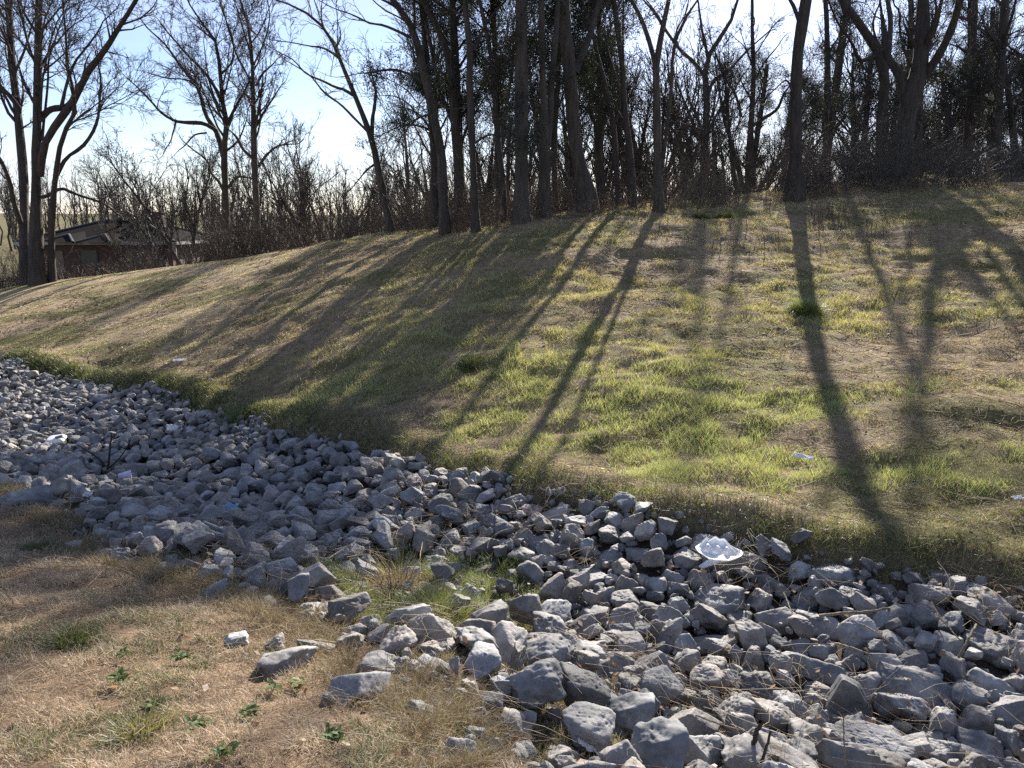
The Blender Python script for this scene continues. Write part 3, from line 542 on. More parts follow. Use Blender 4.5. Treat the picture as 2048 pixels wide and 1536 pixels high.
# fallen straw stalks
def stalks(n, region, nm, lab, rmin=.0011, L=(.12, .4), tan=True):
    x, y = region(n); N = len(x); az = rng.uniform(0, PI*2, N); ln = rng.uniform(L[0], L[1], N); K = 4
    t = np.linspace(-.5, .5, K)[None, :]; cur = rng.normal(0, .15, N)[:, None]*ln[:, None]
    X_ = x[:, None]+np.cos(az)[:, None]*ln[:, None]*t-np.sin(az)[:, None]*cur*(t*2)**2; Y_ = y[:, None]+np.sin(az)[:, None]*ln[:, None]*t+np.cos(az)[:, None]*cur*(t*2)**2
    Z_ = H(X_, Y_)+rng.uniform(.012, .06, N)[:, None]+rng.normal(0, .12, N)[:, None]*ln[:, None]*t
    inr = bil(_dm, X_, Y_) > 0.05; Z_ = Z_+inr*rng.uniform(.05, .16, N)[:, None]
    R = np.broadcast_to(np.maximum(rmin, np.hypot(x, y)*.00028)[:, None], Z_.shape)*np.array([1, 1, .9, .5]); m = MB(); tubes(m, np.stack([X_, Y_, Z_], -1), R, 3)
    t = rng.uniform(size=N); c = lerp(lerp(BROWN, STRAW*1.2, t), GREYS*1.2, rng.uniform(0, .7, N)); m.C = [np.repeat(c, K*3, 0)]
    o = obj(nm, m.mesh(nm, M_STRAW)); tag(o, lab, 'straw', kind='stuff')
def r_hill(n):
    x, y = frustum_pts(n, 4.5, 24, .8); dm = bil(_dm, x, y); p = fbm(x/1.7, y/.9, o=3, seed=43); k = (dm < 0) & (rng.uniform(size=n) < sstep(.6, .4, p)+.12) & (y > 4.3-.3*x) & (y > 3.6-.9*x+1.5); return x[k], y[k]
stalks(26000, r_hill, 'fallen_straw', 'pale fallen straw lying matted in patches on the slope', L=(.08, .34))
def r_bank(n):
    x, y = frustum_pts(n, 2, 10, .8, -.75, .7); dm = bil(_dm, x, y); ne = polydist(x, y, [tuple(p) for p in NEAR_E]); k = (dm < .15) & (ne < 5) & (y < 7.5) & (polydist(x, y, [tuple(p) for p in FAR_E]) > ne); return x[k], y[k]
stalks(6000, r_bank, 'bank_straw', 'thin bleached straw stalks strewn over the near bank', L=(.04, .22), rmin=.0009)
def r_rock(n):
    x, y = rng.uniform([-3, 2.4], [4, 7], (n, 2)).T; dm = bil(_dm, x, y); cl = fbm(x/.6, y/.6, o=2, seed=88); k = (dm > -.05) & (cl > .52) ; return x[k], y[k]
stalks(5200, r_rock, 'rock_bed_straw', 'dry weed stalks caught between the rocks', L=(.06, .42), rmin=.0012)
# brown fallen leaves
def leaves(n, region, nm, lab):
    x, y = region(n); N = len(x); s = rng.uniform(.010, .024, N)+np.hypot(x, y)*.0006; az = rng.uniform(0, 2*PI, N); nrm = norm(np.c_[rng.normal(0, .5, (N, 2)), np.ones(N)])
    a = norm(np.cross(nrm, np.c_[np.cos(az), np.sin(az), np.zeros(N)])); b = np.cross(nrm, a); z = H(x, y)+.025+(bil(_dm, x, y) > .05)*rng.uniform(0, .1, N); c = np.c_[x, y, z]
    S1 = s[:, None]; V = np.stack([c-a*S1, c-b*S1*.55-nrm*S1*.2, c+a*S1, c+b*S1*.6+nrm*S1*.3], 1).reshape(-1, 3); i = (np.arange(N)*4)[:, None]
    t = rng.uniform(size=N); col = np.repeat(lerp(np.array([.16, .08, .04]), np.array([.42, .30, .19]), t), 4, 0)
    o = obj(nm, mkmesh(nm, V, np.concatenate([i+[0, 1, 2], i+[0, 2, 3]]), M_STRAW, False, col)); tag(o, lab, 'leaves', kind='stuff')
leaves(2600, lambda n: frustum_pts(n, 2.2, 24, .8), 'fallen_leaves', 'curled brown leaves scattered over grass and rocks')
leaves(2600, r_rock, 'leaf_litter', 'brown leaf scraps caught in the gaps between the rocks')
# ------------------------------------------------------------------ trees
def growth(P, R, n, t0, t1, lf, ang, up, K, wob, rf, rtip=.004, lmin=.0, gain=1.0, dirbias=None, lmax=4.5):
    """children of polylines; n = children per metre of parent"""
    M, K0 = P.shape[:2]; seg = np.linalg.norm(np.diff(P, axis=1), axis=2).sum(1); cnt = np.floor(seg*n+rng.uniform(size=M)).astype(int); par = np.repeat(np.arange(M), cnt); N = len(par)
    if N == 0: return np.zeros((0, K, 3)), np.zeros((0, K))
    t = rng.uniform(t0, t1, N); f = t*(K0-1); i = np.clip(f.astype(int), 0, K0-2); w = (f-i)[:, None]
    base = P[par, i]*(1-w)+P[par, i+1]*w; pd = norm(P[par, i+1]-P[par, i]); rb = R[par, i]*(1-w[:, 0])+R[par, i+1]*w[:, 0]
    q = norm(np.cross(pd, rng.normal(size=(N, 3)))); a = rng.normal(ang, .22, N)[:, None]; d = norm(pd*np.cos(a)+q*np.sin(a)+np.array([0, 0, up]))
    if dirbias is not None: d = norm(d+dirbias)
    L = np.maximum(lmin, lf*seg[par]*(1-.55*t))*rng.uniform(.5, 1.35, N); L = np.minimum(L, lmax); st = L/(K-1); out = np.zeros((N, K, 3)); out[:, 0] = base; k1 = rng.normal(0, wob, (N, 3))
    for k in range(1, K):
        d = norm(d+rng.normal(0, wob, (N, 3))+k1*.4+np.array([0, 0, up*.35*gain])); out[:, k] = out[:, k-1]+d*st[:, None]
    r0 = np.clip(rb*rf, rtip, .16); rr = r0[:, None]+(rtip*.8-r0[:, None])*np.linspace(0, 1, K)[None, :]**.8
    return out, rr
def to3(trace, Y, drift, h0=None, seed=0):
    """trace [(u,v,w)...] -> 3D polyline + radius at depth Y with a sideways drift in depth"""
    p = []; r = []; u0 = trace[0][0]
    acc = 0; pu0, pv0 = trace[0][0], trace[0][1]
    for (u, v, w) in trace:
        acc += math.hypot(u-pu0, v-pv0); pu0, pv0 = u, v
        q = at(u, v, Y+drift*acc/FPX*Y); p.append(q); r.append(w/2/FPX*np.linalg.norm(q-EYE))
    return np.array(p), np.array(r)
def tree(name, lab, cat, Y, stems, bark=None, dens=1.0, group=None, ext=6.0, foliage=0, fcol=None, ivy=None, twigs=True, tw=.0036, crownup=.25, drift=.5, low=.25, spread=.6):
    """stems: list of traces, the first is the trunk from the ground up"""
    L0P = []; L0R = []; trunks = MB(); base = None
    for k, tr in enumerate(stems):
        dr = 0 if k == 0 else drift*(1 if k % 2 else -1)*rng.uniform(.5, 1.2)
        ground = tr[0][2] < 0; tr = [(a, b, abs(c)) for a, b, c in tr]
        P, R = to3(tr, Y if k == 0 or not ground else Y+rng.uniform(-.4, .8), dr)
        if k == 0 or ground:
            g = float(Hw(P[0, 0], P[0, 1])); P = np.concatenate([[[P[0, 0]-(P[1, 0]-P[0, 0])*.1, P[0, 1], g-.25]], [[P[0,0],P[0,1],max(g+.12, min(P[0,2], g+.5))]] if P[0,2] > g+.3 or P[0,2] < g else P[:1], P[1:]]); R = np.concatenate([[R[0]*1.45], [R[0]*1.12], R[1:]])
            if k == 0: base = P[0].copy()
        if tr[-1][1] > 12 and k:
            d = norm(P[-1]-P[-2]); ex = [P[-1]+d*.5+rng.normal(0, .06, 3), P[-1]+d*1.1+np.array([0, 0, .12])+rng.normal(0, .12, 3)]; P = np.concatenate([P, ex]); R = np.concatenate([R, [R[-1]*.6, max(.004, R[-1]*.2)]])
        if tr[-1][1] <= 12:   # leaves the frame: keep growing
            d = norm(P[-1]-P[-2]); n = 4; Lx = ext*(1.0 if k == 0 else .8); q = P[-1].copy(); r = R[-1]; ex = []; er = []
            for j in range(n):
                d = norm(d+np.array([0, 0, .18])+rng.normal(0, .10, 3)); q = q+d*Lx/n; r = r*.70; ex.append(q.copy()); er.append(r)
            P = np.concatenate([P, ex]); R = np.concatenate([R, er])
        PR = catmull(np.c_[P, R], 22); P = PR[:, :3]; R = np.maximum(PR[:, 3], .004)
        if k and not ground: # limbs wander a little in depth
            P[:, 1] += np.cumsum(rng.normal(0, .03, 22))*np.linspace(0, 1, 22)*2
        rr = R*(1+.06*rng.normal(size=22)); rr[0] = R[0]; rr *= .92; tubes(trunks, P[None], rr[None], 12 if R.max() > .07 else 7); L0P.append(P); L0R.append(R)
    P0 = np.array(L0P); R0 = np.array(L0R); crown = MB()
    L1, R1 = growth(P0[:, 3:], R0[:, 3:], 1.15*dens, low, 1, .28, .75, crownup, 9, .13, .42, .006, lmin=1.2, lmax=(2.3 if foliage else 4.5))
    L1b, R1b = growth(P0[:, 6:], R0[:, 6:], .8*dens, .1, 1, .09, .9, .1, 6, .16, .3, .005, lmin=.4)
    if Y < 33:
        right = L1[:, 0, 0] > 3.5; zf = EYE[2]+np.where(right, .19, .26)*L1[:, 0, 1]; kk = (L1[:, 0, 2] < zf+.3) | (rng.uniform(size=len(L1)) < np.where(right, .12, 1.0 if foliage or Y < 21 else .4)); L1, R1 = L1[kk], R1[kk]  # mostly unseen high branches thinned at right for sun, kept at left for shade
    L2, R2 = growth(L1, R1, 2.8, .12, 1, .50, .65, .10, 7, .15, .5, .0045, lmin=.35)
    tubes(crown, L1, R1, 6); tubes(crown, L1b, R1b, 5); tubes(crown, L2, R2, 4)
    if twigs:
        L3, R3 = growth(L2, R2, 7.5, .12, 1, .50, .6, .06, 5, .16, .55, tw, lmin=.22); L3b, R3b = growth(L1b, R1b, 6.0, .1, 1, .5, .6, .05, 5, .16, .5, tw, lmin=.2)
        L3 = np.concatenate([L3, L3b]); R3 = np.concatenate([R3, R3b]); tubes(crown, L3, R3, 3)
        if Y < 25:
            kk = ~((L3[:, 0, 0] > 1.2) & (L3[:, 0, 2] > 8.6) & (rng.uniform(size=len(L3)) < .7)); L3, R3 = L3[kk], R3[kk]
        L4, R4 = growth(L3, R3, 8.0, .15, 1, .55, .55, .03, 3, .15, .6, tw*.66, lmin=.2); tubes(crown, L4, R4, 3)
    e = empty(name, (base[0], base[1], base[2]+.25), lab, cat, group); off = np.array(e.location)
    for m in (trunks, crown): m.V = [v-off for v in m.V]
    obj('trunk', trunks.mesh('trunk', bark or M_BARK), e); obj('crown', crown.mesh('crown', M_TWIG), e)
    if foliage:
        if base[0] > 3.5: foliage = int(foliage*.6)
        src = np.concatenate([L2[:, 2:].reshape(-1, 3), L1[:, 3:].reshape(-1, 3), L3[:, 1:].reshape(-1, 3)]); sel = src[rng.integers(0, len(src), foliage//9)]
        if Y < 33: rt = sel[:, 0] > 3.5; sel = sel[(sel[:, 2] < EYE[2]+np.where(rt, .19, .26)*sel[:, 1]+.4) | (rng.uniform(size=len(sel)) < np.where(rt, .10, 1.0))]  # high foliage shaped likewise: opened at right for sun, full at left for shade
        if name == 'cedar_tree' and 20 < Y < 25: sel = sel[(sel[:, 2] > EYE[2]+.26*sel[:, 1]) | (rng.uniform(size=len(sel)) < .5)]  # kept full only above the frame, where it serves to shade the slope
        sel = sel[~((sel[:, 0] > 1.2) & (sel[:, 2] > 8.2) & (sel[:, 1] < 25))]  # highest foliage cut away so sun reaches the near bank
        if ivy: sel = sel[(sel[:, 2] > ivy[0]) & (sel[:, 2] < ivy[1])]
        c = np.repeat(sel, 9, 0); c = c+rng.normal(0, 1, c.shape)*np.array([.10, .10, .12])-np.array([0, 0, .04]); leafcloud('foliage', c-off, e, np.array(fcol)*np.array([.75, .62, .7]), .038)
    print(name, lab[:30], trunks.n, crown.n); return e, (L0P, L0R, off)
def leafcloud(nm, c, parent, fcol=None, s0=.05, mat=None):
    N = len(c); s = rng.uniform(.5, 1.3, N)[:, None]*s0; d = norm(rng.normal(size=(N, 3))+np.array([0, 0, .3])); q = norm(np.cross(d, rng.normal(size=(N, 3))))
    V = np.stack([c-q*s*.28, c+q*s*.28, c+d*s*1.4], 1).reshape(-1, 3); b = (np.arange(N)*3)[:, None]; f = np.array(fcol if fcol is not None else [.035, .055, .02])
    col = np.repeat(f*rng.uniform(.6, 1.5, N)[:, None], 3, 0); return obj(nm, mkmesh(nm, V, b+[0, 1, 2], mat or M_LEAF, False, col), parent)
def k1(pts): return [(x/2.56, y/2.56, w/2.56) for x, y, w in pts]
def k2(pts): return [(650+x/2.926, y/2.926, w/2.926) for x, y, w in pts]
def k3(pts): return [(1300+x/2.738, y/2.738, w/2.738) for x, y, w in pts]
BT = 'bare_tree'
def slim(st, k=.66): return [[(a, b, c*k) for a, b, c in t] for t in st]
tree(BT, 'massive multi-stemmed bare tree at the left edge with limbs spreading right', 'tree', 27,
  slim([k1([(190,1400,100),(185,1150,78),(185,900,62),(190,600,55),(195,300,50),(200,0,42)]),
   k1([(135,1400,-80),(125,1100,60),(120,900,58),(95,620,52),(60,300,46),(40,0,40)]),
   k1([(205,900,50),(230,740,50),(300,620,48),(370,530,46),(450,370,44),(560,230,38),(640,100,32),(705,0,28)]),
   k1([(195,620,40),(260,560,44),(340,545,40),(400,440,30)]),
   k1([(250,1250,-50),(270,1050,42),(285,900,36),(320,700,32),(390,540,24),(350,370,18),(335,150,14),(320,0,10)]),
   k1([(290,900,30),(340,810,26),(420,750,24),(500,600,20),(510,500,16),(512,350,12),(500,260,8)]),
   k1([(505,580,14),(530,530,10),(560,500,8),(585,480,5)]),
   k1([(210,1010,26),(250,1000,26),(310,965,24),(370,990,20),(430,1010,18),(500,1035,16),(560,1070,14),(610,1110,10),(650,1135,6)]),
   k1([(110,1150,40),(80,1060,34),(60,950,28),(25,830,24),(0,790,20),(-50,700,14)]),
   k1([(215,720,20),(235,480,16),(245,250,12),(330,130,9),(380,90,6)]),
   k1([(100,560,36),(40,480,28),(0,440,24),(-60,300,16)]),
   k1([(310,560,26),(370,350,18),(500,180,12),(560,100,8)]),
   k1([(205,620,16),(230,330,12),(340,40,8),(420,0,6)])]), M_BARKD, dens=1.5, ext=7, drift=.35, tw=.008)
tree(BT, 'wide-crowned forked bare tree behind the roof end, with long left-reaching boughs', 'tree', 36,
  [k1([(1160,1230,40),(1155,1100,38),(1153,950,34),(1148,800,32),(1150,740,28),(1162,640,30),(1140,520,22),(1130,400,18),(1120,300,16),(1090,180,12),(1010,90,9),(960,0,7)]),
   k1([(1145,810,26),(1110,680,26),(1060,600,22),(1030,500,18),(1010,440,18),(960,380,14),(900,300,12),(850,230,9),(750,130,6)]),
   k1([(1110,670,18),(1040,632,20),(970,628,18),(900,620,14),(820,570,12),(770,510,10),(700,440,6)]),
   k1([(1135,520,18),(1090,430,16),(1020,340,13),(940,260,10),(880,190,8),(820,120,6)]),
   k1([(1165,630,16),(1200,560,14),(1240,490,11),(1300,370,8),(1330,300,6)]),
   k1([(1150,990,16),(1120,930,16),(1080,890,12),(1060,830,10),(980,760,7)]),
   k1([(1170,960,16),(1210,910,14),(1290,915,10),(1360,960,7)]),
   k1([(1020,460,12),(980,420,8),(860,400,7),(780,380,5)]),
   k1([(1060,680,9),(1000,690,8),(950,740,6)]), k1([(900,625,10),(880,700,7),(850,760,5)]),
   k1([(1130,380,12),(1180,330,9),(1200,200,7),(1150,60,5)])], M_BARKD, dens=1.5, ext=5, tw=.009)
tree(BT, 'tall straight-trunked bare tree right of the forked one, shooting narrow limbs up', 'tree', 35,
  [k1([(1313,1190,38),(1310,1000,34),(1305,900,30),(1300,700,28),(1297,500,22),(1290,300,18),(1275,150,14),(1230,0,10)]),
   k1([(1300,480,14),(1265,380,12),(1220,300,11),(1180,180,9),(1130,0,6)]), k1([(1310,650,14),(1360,560,11),(1400,500,8),(1430,450,5)]),
   k1([(1325,850,16),(1370,790,13),(1420,750,10),(1470,740,7)]), k1([(1295,810,18),(1250,770,16),(1210,700,13),(1190,680,8)]),
   k1([(1310,440,12),(1350,370,11),(1375,345,9),(1410,310,5)]), k1([(1290,300,10),(1260,200,8),(1230,100,7),(1200,0,5)]), k1([(1300,330,10),(1350,220,8),(1380,80,6),(1370,0,5)]), k1([(1305,700,10),(1340,420,8),(1345,350,5)])], dens=1.3, ext=6, tw=.009)
tree(BT, 'slender bare tree leaning left, its two long limbs sweeping to the upper left', 'tree', 23,
  [k2([(385,1330,50),(350,1200,46),(330,1080,44),(300,940,40),(280,830,38),(262,780,34),(200,620,30),(130,450,25),(80,330,21),(20,200,18),(-60,110,14),(-200,30,10),(-340,-20,8)]),
   k2([(275,800,26),(280,700,24),(295,600,20),(300,530,16),(290,490,12)]),
   k2([(165,560,18),(110,525,18),(60,510,15),(0,480,14),(-110,430,10),(-200,340,7),(-280,300,5)]),
   k2([(250,770,18),(180,700,16),(90,610,13),(0,545,12),(-90,440,8),(-200,370,6)]),
   k2([(80,340,14),(10,290,12),(-100,270,8),(-200,250,6)]), k2([(110,420,12),(60,250,10),(0,170,8),(-20,60,6)]), k2([(60,300,9),(90,200,7),(70,120,5)]),
   k2([(290,960,14),(240,1000,12),(200,1050,8)]), k2([(300,950,10),(360,960,8),(420,1010,6)])], dens=1.2, ext=3, tw=.0065)
tree(BT, 'tall thick bare tree with ivy high on its trunk, left edge of the grove', 'tree', 19.5,
  [k2([(700,1290,62),(690,1100,60),(680,900,58),(640,700,54),(600,500,52),(560,350,48),(520,180,42),(440,60,34),(400,0,28)]),
   k2([(600,490,18),(520,450,16),(470,425,15),(370,410,13),(300,420,10),(180,435,6)]), k2([(500,220,18),(420,180,16),(350,150,14),(260,130,12),(160,80,9),(50,40,6)]),
   k2([(620,670,14),(545,690,13),(490,740,9),(430,830,6),(400,900,4)]), k2([(480,100,20),(400,30,16),(340,0,14)]), k2([(640,860,12),(600,780,9),(570,730,7),(500,700,4)]),
   k2([(545,240,14),(480,130,11),(350,60,8),(280,0,6)]), k2([(550,690,10),(480,600,9),(400,560,7),(330,560,4)]), k2([(540,600,9),(470,520,7),(420,490,5)])], dens=1.0, ext=5, tw=.0055)
tree(BT, 'dark trunk crossing behind the ivy tree, curving up to the left', 'tree', 21,
  [k2([(780,1280,62),(785,1000,62),(760,700,58),(745,450,52),(700,260,44),(640,120,36),(570,0,28)]), k2([(760,760,22),(700,600,22),(640,380,20),(600,180,18),(560,0,14)]), k2([(740,430,18),(740,250,16),(735,0,12)])], M_BARKD, dens=1.2, ext=8, tw=.0055, foliage=40000, fcol=(.04, .045, .024))
tree('cedar_tree', 'thin dark cedar with a flared foot at the grass edge, left of the thickest trunk', 'tree', 17.3,
  [k2([(885,1345,56),(878,1200,44),(868,1000,42),(855,700,42),(845,500,40),(850,300,38),(832,150,34),(820,0,30)]), k2([(870,300,18),(920,180,16),(1000,60,12),(1060,0,8)]),
   k2([(860,850,14),(960,790,12),(1060,800,7)]), k2([(850,620,12),(740,640,9),(650,600,6)])], M_BARKD, dens=1.7, ext=9, foliage=60000, fcol=(.04, .05, .022), tw=.0058, crownup=.0, low=.15)
tree('cedar_tree', 'slim twisting cedar trunk just left of the thickest straight trunk', 'tree', 18.5,
  [k2([(1052,1270,34),(1045,1100,33),(1020,900,33),(1000,700,33),(995,500,32),(985,380,30),(950,250,26),(930,120,22),(905,0,20)]), k2([(1000,450,14),(1080,330,12),(1140,200,8)]), k2([(1010,820,10),(1080,740,8),(1110,700,5)])], M_BARKD, dens=1.8, ext=9, foliage=60000, fcol=(.045, .05, .024), tw=.0058, crownup=.0, low=.2)
tree(BT, 'thickest perfectly straight ridged trunk in the middle of the picture', 'tree', 17.4,
  [k2([(1148,1340,100),(1150,1150,84),(1150,850,82),(1150,500,78),(1150,250,74),(1150,0,70)])], M_BARK, dens=.5, ext=9, low=.6, tw=.0055)
tree(BT, 'tall trunk splitting in two, immediately right of the thickest straight trunk', 'tree', 17.8,
  [k2([(1278,1310,84),(1282,1100,72),(1290,880,68),(1285,700,52),(1275,500,38),(1270,300,36),(1265,0,34)]), k2([(1300,860,44),(1318,700,38),(1325,500,36),(1340,330,34),(1352,180,32),(1365,0,30)]), k2([(1275,560,12),(1210,500,10),(1160,440,7)]), k2([(1280,640,12),(1230,620,9),(1170,560,6)]), k2([(1345,420,12),(1400,340,10),(1440,310,6)])], M_BARK, dens=1.3, ext=9, low=.2, foliage=46000, fcol=(.05, .05, .025), tw=.0058, crownup=.05)
tree(BT, 'thick leaning trunk forking under the sun, its right limb curving out', 'tree', 19.0,
  [k2([(1540,1180,120),(1510,1050,104),(1475,900,80),(1450,700,76),(1440,500,76),(1425,350,80),(1405,200,76),(1390,0,84)]), k2([(1460,430,50),(1500,330,42),(1545,230,38),(1570,120,36),(1610,0,34)]), k2([(1490,360,14),(1560,350,10),(1600,380,6)])], M_BARK, dens=.6, ext=8, low=.45, tw=.0058)
tree('cedar_tree', 'slim cedar with sparse grey-green sprays, third trunk left of the Y-shaped tree', 'tree', 20.5,
  [k2([(1718,1180,36),(1705,1000,34),(1690,740,32),(1640,500,28),(1595,330,24),(1570,200,22),(1500,0,18)]), k2([(1700,720,20),(1730,560,18),(1690,420,14),(1650,250,12),(1700,100,8)])], M_BARKD, dens=1.7, ext=7, foliage=50000, fcol=(.045, .06, .03), crownup=0, tw=.0058, low=.25)
tree('cedar_tree', 'straight slim cedar directly left of the Y-shaped tree', 'tree', 20.0,
  [k2([(1800,1230,46),(1795,1050,42),(1780,850,40),(1750,620,34),(1742,400,32),(1715,200,30),(1690,0,28)]), k2([(1770,760,12),(1700,640,10),(1650,600,6)]), k2([(1745,380,12),(1745,150,10),(1745,0,8)])], M_BARKD, dens=1.8, ext=7, foliage=60000, fcol=(.045, .06, .03), crownup=0, tw=.0058, low=.25)
tree(BT, 'clean Y-shaped bare tree against the open sky', 'tree', 18.0,
  [k2([(1952,1250,66),(1950,1100,52),(1945,900,48),(1942,700,44),(1940,500,38),(1938,370,40),(1970,200,30),(1990,100,27),(2010,0,25)]), k2([(1935,390,30),(1900,250,28),(1850,110,26),(1795,0,22)]),
   k2([(1960,1000,-24),(1990,850,24),(2005,700,22),(2020,600,22),(2030,400,22),(2040,260,20),(2075,180,18),(2150,40,14),(2180,0,10)]), k2([(1985,160,12),(1930,60,9),(1880,0,6)])], dens=.7, ext=7, low=.5, tw=.0058)
tree(BT, 'curvy many-limbed bare tree between the Y-shaped tree and the thin cedar', 'tree', 30,
  [k3([(300,1000,52),(298,860,48),(300,740,44),(312,600,36),(308,500,34),(300,420,30),(320,310,28),(330,290,26),(395,190,22),(440,120,18),(480,0,14)]),
   k3([(300,420,22),(240,340,20),(180,290,18),(130,230,17),(80,160,16),(20,70,12),(-40,0,8)]), k3([(322,320,18),(300,240,16),(280,120,12),(265,0,9)]), k3([(295,760,20),(250,620,18),(210,540,15),(200,480,8)]),
   k3([(315,520,20),(360,430,18),(420,400,14),(480,330,12),(560,250,9),(640,180,6)]), k3([(310,740,16),(380,600,14),(440,520,10),(500,420,7)]), k3([(210,790,12),(230,700,12),(250,600,10)]), k3([(180,300,9),(140,200,8),(200,60,7),(210,0,5)])], dens=1.1, ext=6, tw=.0058, low=.3)
tree('cedar_tree', 'narrow cedar with shaggy hanging foliage left of the tall dark pole-like trunk', 'tree', 29,
  [k3([(545,1040,50),(545,850,42),(552,700,34),(565,480,26),(568,350,22),(560,200,18),(560,0,14)]), k3([(500,640,16),(460,500,14),(410,430,12),(370,300,10),(355,260,6)]), k3([(560,690,20),(620,650,18),(690,600,16),(720,520,12),(800,430,7)]), k3([(560,470,12),(620,350,9),(700,250,6)])], M_BARKD, dens=1.6, ext=5, foliage=44000, fcol=(.05, .065, .035), crownup=0, tw=.0058, low=.1)
tree(BT, 'tall dark pole-like trunk right of centre casting the long shadow on the slope', 'tree', 19.5,
  [k3([(790,1030,100),(795,900,70),(798,700,66),(800,500,64),(808,300,60),(835,120,58),(855,0,54)]), k3([(825,160,24),(790,40,20),(765,0,16)]), k3([(800,560,12),(740,440,10),(690,480,7),(600,560,5)])], M_BARKD, dens=.7, ext=8, low=.45, tw=.0058)
tree('cedar_tree', 'dark slim cedar right of the pole-like trunk, bristling with dead branches', 'tree', 28,
  [k3([(965,1010,50),(965,850,42),(970,650,38),(972,450,34),(970,250,28),(965,60,24),(960,0,22)]), k3([(985,620,12),(1060,540,10),(1130,470,6)])], M_BARKD, dens=2.2, ext=5, foliage=30000, fcol=(.04, .05, .03), crownup=-.02, tw=.0058, low=.0)
tree(BT, 'trunk with a huge limb arching to the left, right of the bristling cedar', 'tree', 26,
  [k3([(1255,960,56),(1262,800,48),(1270,600,46),(1285,430,48),(1250,290,46),(1180,180,42),(1110,80,36),(1050,0,30)]), k3([(1290,400,30),(1310,250,28),(1320,80,24),(1310,0,20)]), k3([(1240,300,26),(1150,330,20),(1110,240,16),(1030,120,12),(980,0,9)]), k3([(1240,880,14),(1150,780,14),(1060,690,10),(990,600,7)]), k3([(1250,250,12),(1220,120,10),(1260,0,7)]), k3([(1230,720,9),(1130,740,8),(1050,720,6)])], M_BARKD, dens=1.1, ext=5, low=.2, tw=.006, foliage=14000, fcol=(.035, .045, .028))
tree(BT, 'broad dark tree with several heavy ascending limbs, the widest trunk at the right', 'tree', 24,
  [k3([(1385,960,100),(1392,800,90),(1405,650,84),(1440,500,90),(1475,380,80),(1490,200,70),(1495,0,56)]), k3([(1400,560,50),(1385,460,46),(1340,380,40),(1290,290,36),(1270,200,30)]), k3([(1500,420,44),(1570,320,42),(1620,230,38),(1665,120,36),(1700,0,34)]), k3([(1465,900,-44),(1470,700,40),(1475,500,38)]), k3([(1490,300,24),(1560,160,20),(1600,0,16)]), k3([(1480,250,20),(1430,100,18),(1420,0,14)]), k3([(1460,420,14),(1380,230,12),(1370,60,9)])], M_BARKD, dens=1.1, ext=6, low=.15, tw=.006, foliage=42000, fcol=(.035, .042, .026), crownup=.1)
tree('cedar_tree', 'straight dark cedar between the broad dark tree and the right-hand trunk', 'tree', 28,
  [k3([(1735,900,46),(1740,760,42),(1755,550,36),(1762,400,34),(1772,200,28),(1780,0,24)]), k3([(1650,880,-30),(1640,700,28),(1610,500,20),(1590,380,12)])], M_BARKD, dens=2.0, ext=4, foliage=26000, fcol=(.04, .045, .03), crownup=-.02, tw=.0062, low=.0)
tree('cedar_tree', 'thick shaggy dark cedar second from the right edge', 'tree', 27,
  [k3([(1885,880,56),(1892,740,50),(1905,560,46),(1915,400,44),(1930,200,40),(1945,0,36)]), k3([(1910,500,20),(1990,380,18),(2050,300,14)]), k3([(1925,260,16),(1980,100,14),(2000,0,10)])], M_BARKD, dens=2.0, ext=5, foliage=40000, fcol=(.036, .042, .028), crownup=0, tw=.0062, low=.0)
tree(BT, 'dark leaning trunk at the very right edge', 'tree', 27,
  [k3([(2005,900,34),(1992,760,32),(1975,600,28),(1950,420,22),(1930,300,16),(1900,150,10)]), k3([(2060,880,-40),(2062,600,36),(2066,300,32),(2080,0,28)]), k3([(1985,680,14),(2030,520,12),(2060,430,8)])], M_BARKD, dens=1.9, ext=4, foliage=22000, fcol=(.036, .042, .028), tw=.0062, low=.0)
for (u0_, u1_, Yc_, w_, lab_) in [(872, 842, 22.5, 20, 'dense dark cedar half hidden behind the ivy-covered trunk'), (922, 905, 21.5, 24, 'dense blackish cedar filling the darkest part of the grove'), (1000, 985, 23, 18, 'bushy dark cedar behind the slim twisting cedar'), (1112, 1120, 22.5, 16, 'open dark cedar behind the split trunk and the leaning fork'), (1205, 1195, 23.5, 15, 'dark bushy cedar between the leaning fork and the two slim cedars')]:
    tree('cedar_tree', lab_, 'tree', Yc_, [[(u0_, 425, w_), (u0_-4, 300, w_*.8), ((u0_+u1_)/2, 160, w_*.65), (u1_, 0, w_*.5)]], M_BARKD, dens=3.4, ext=5.5, foliage=125000, fcol=(.035, .045, .022), tw=.006, crownup=.05, low=.05)  # added with packed foliage to deepen the shade on the slope
ce, _ = tree('cedar_tree', 'shaggy dark cedar deep in the wood at the far right', 'tree', 36, [[(1985, 330, 13), (1983, 200, 11), (1984, 80, 9), (1986, 14, 7)]], M_BARKD, dens=3.0, ext=3, foliage=60000, fcol=(.03, .036, .024), tw=.009, crownup=.05, low=.05, group='shaggy cedars deep in the right-hand wood')
CEDARS = [(1480, 37), (1545, 41), (1625, 36), (1700, 40), (1745, 45), (1795, 37), (1865, 42), (1915, 36), (2020, 43), (2070, 38)]
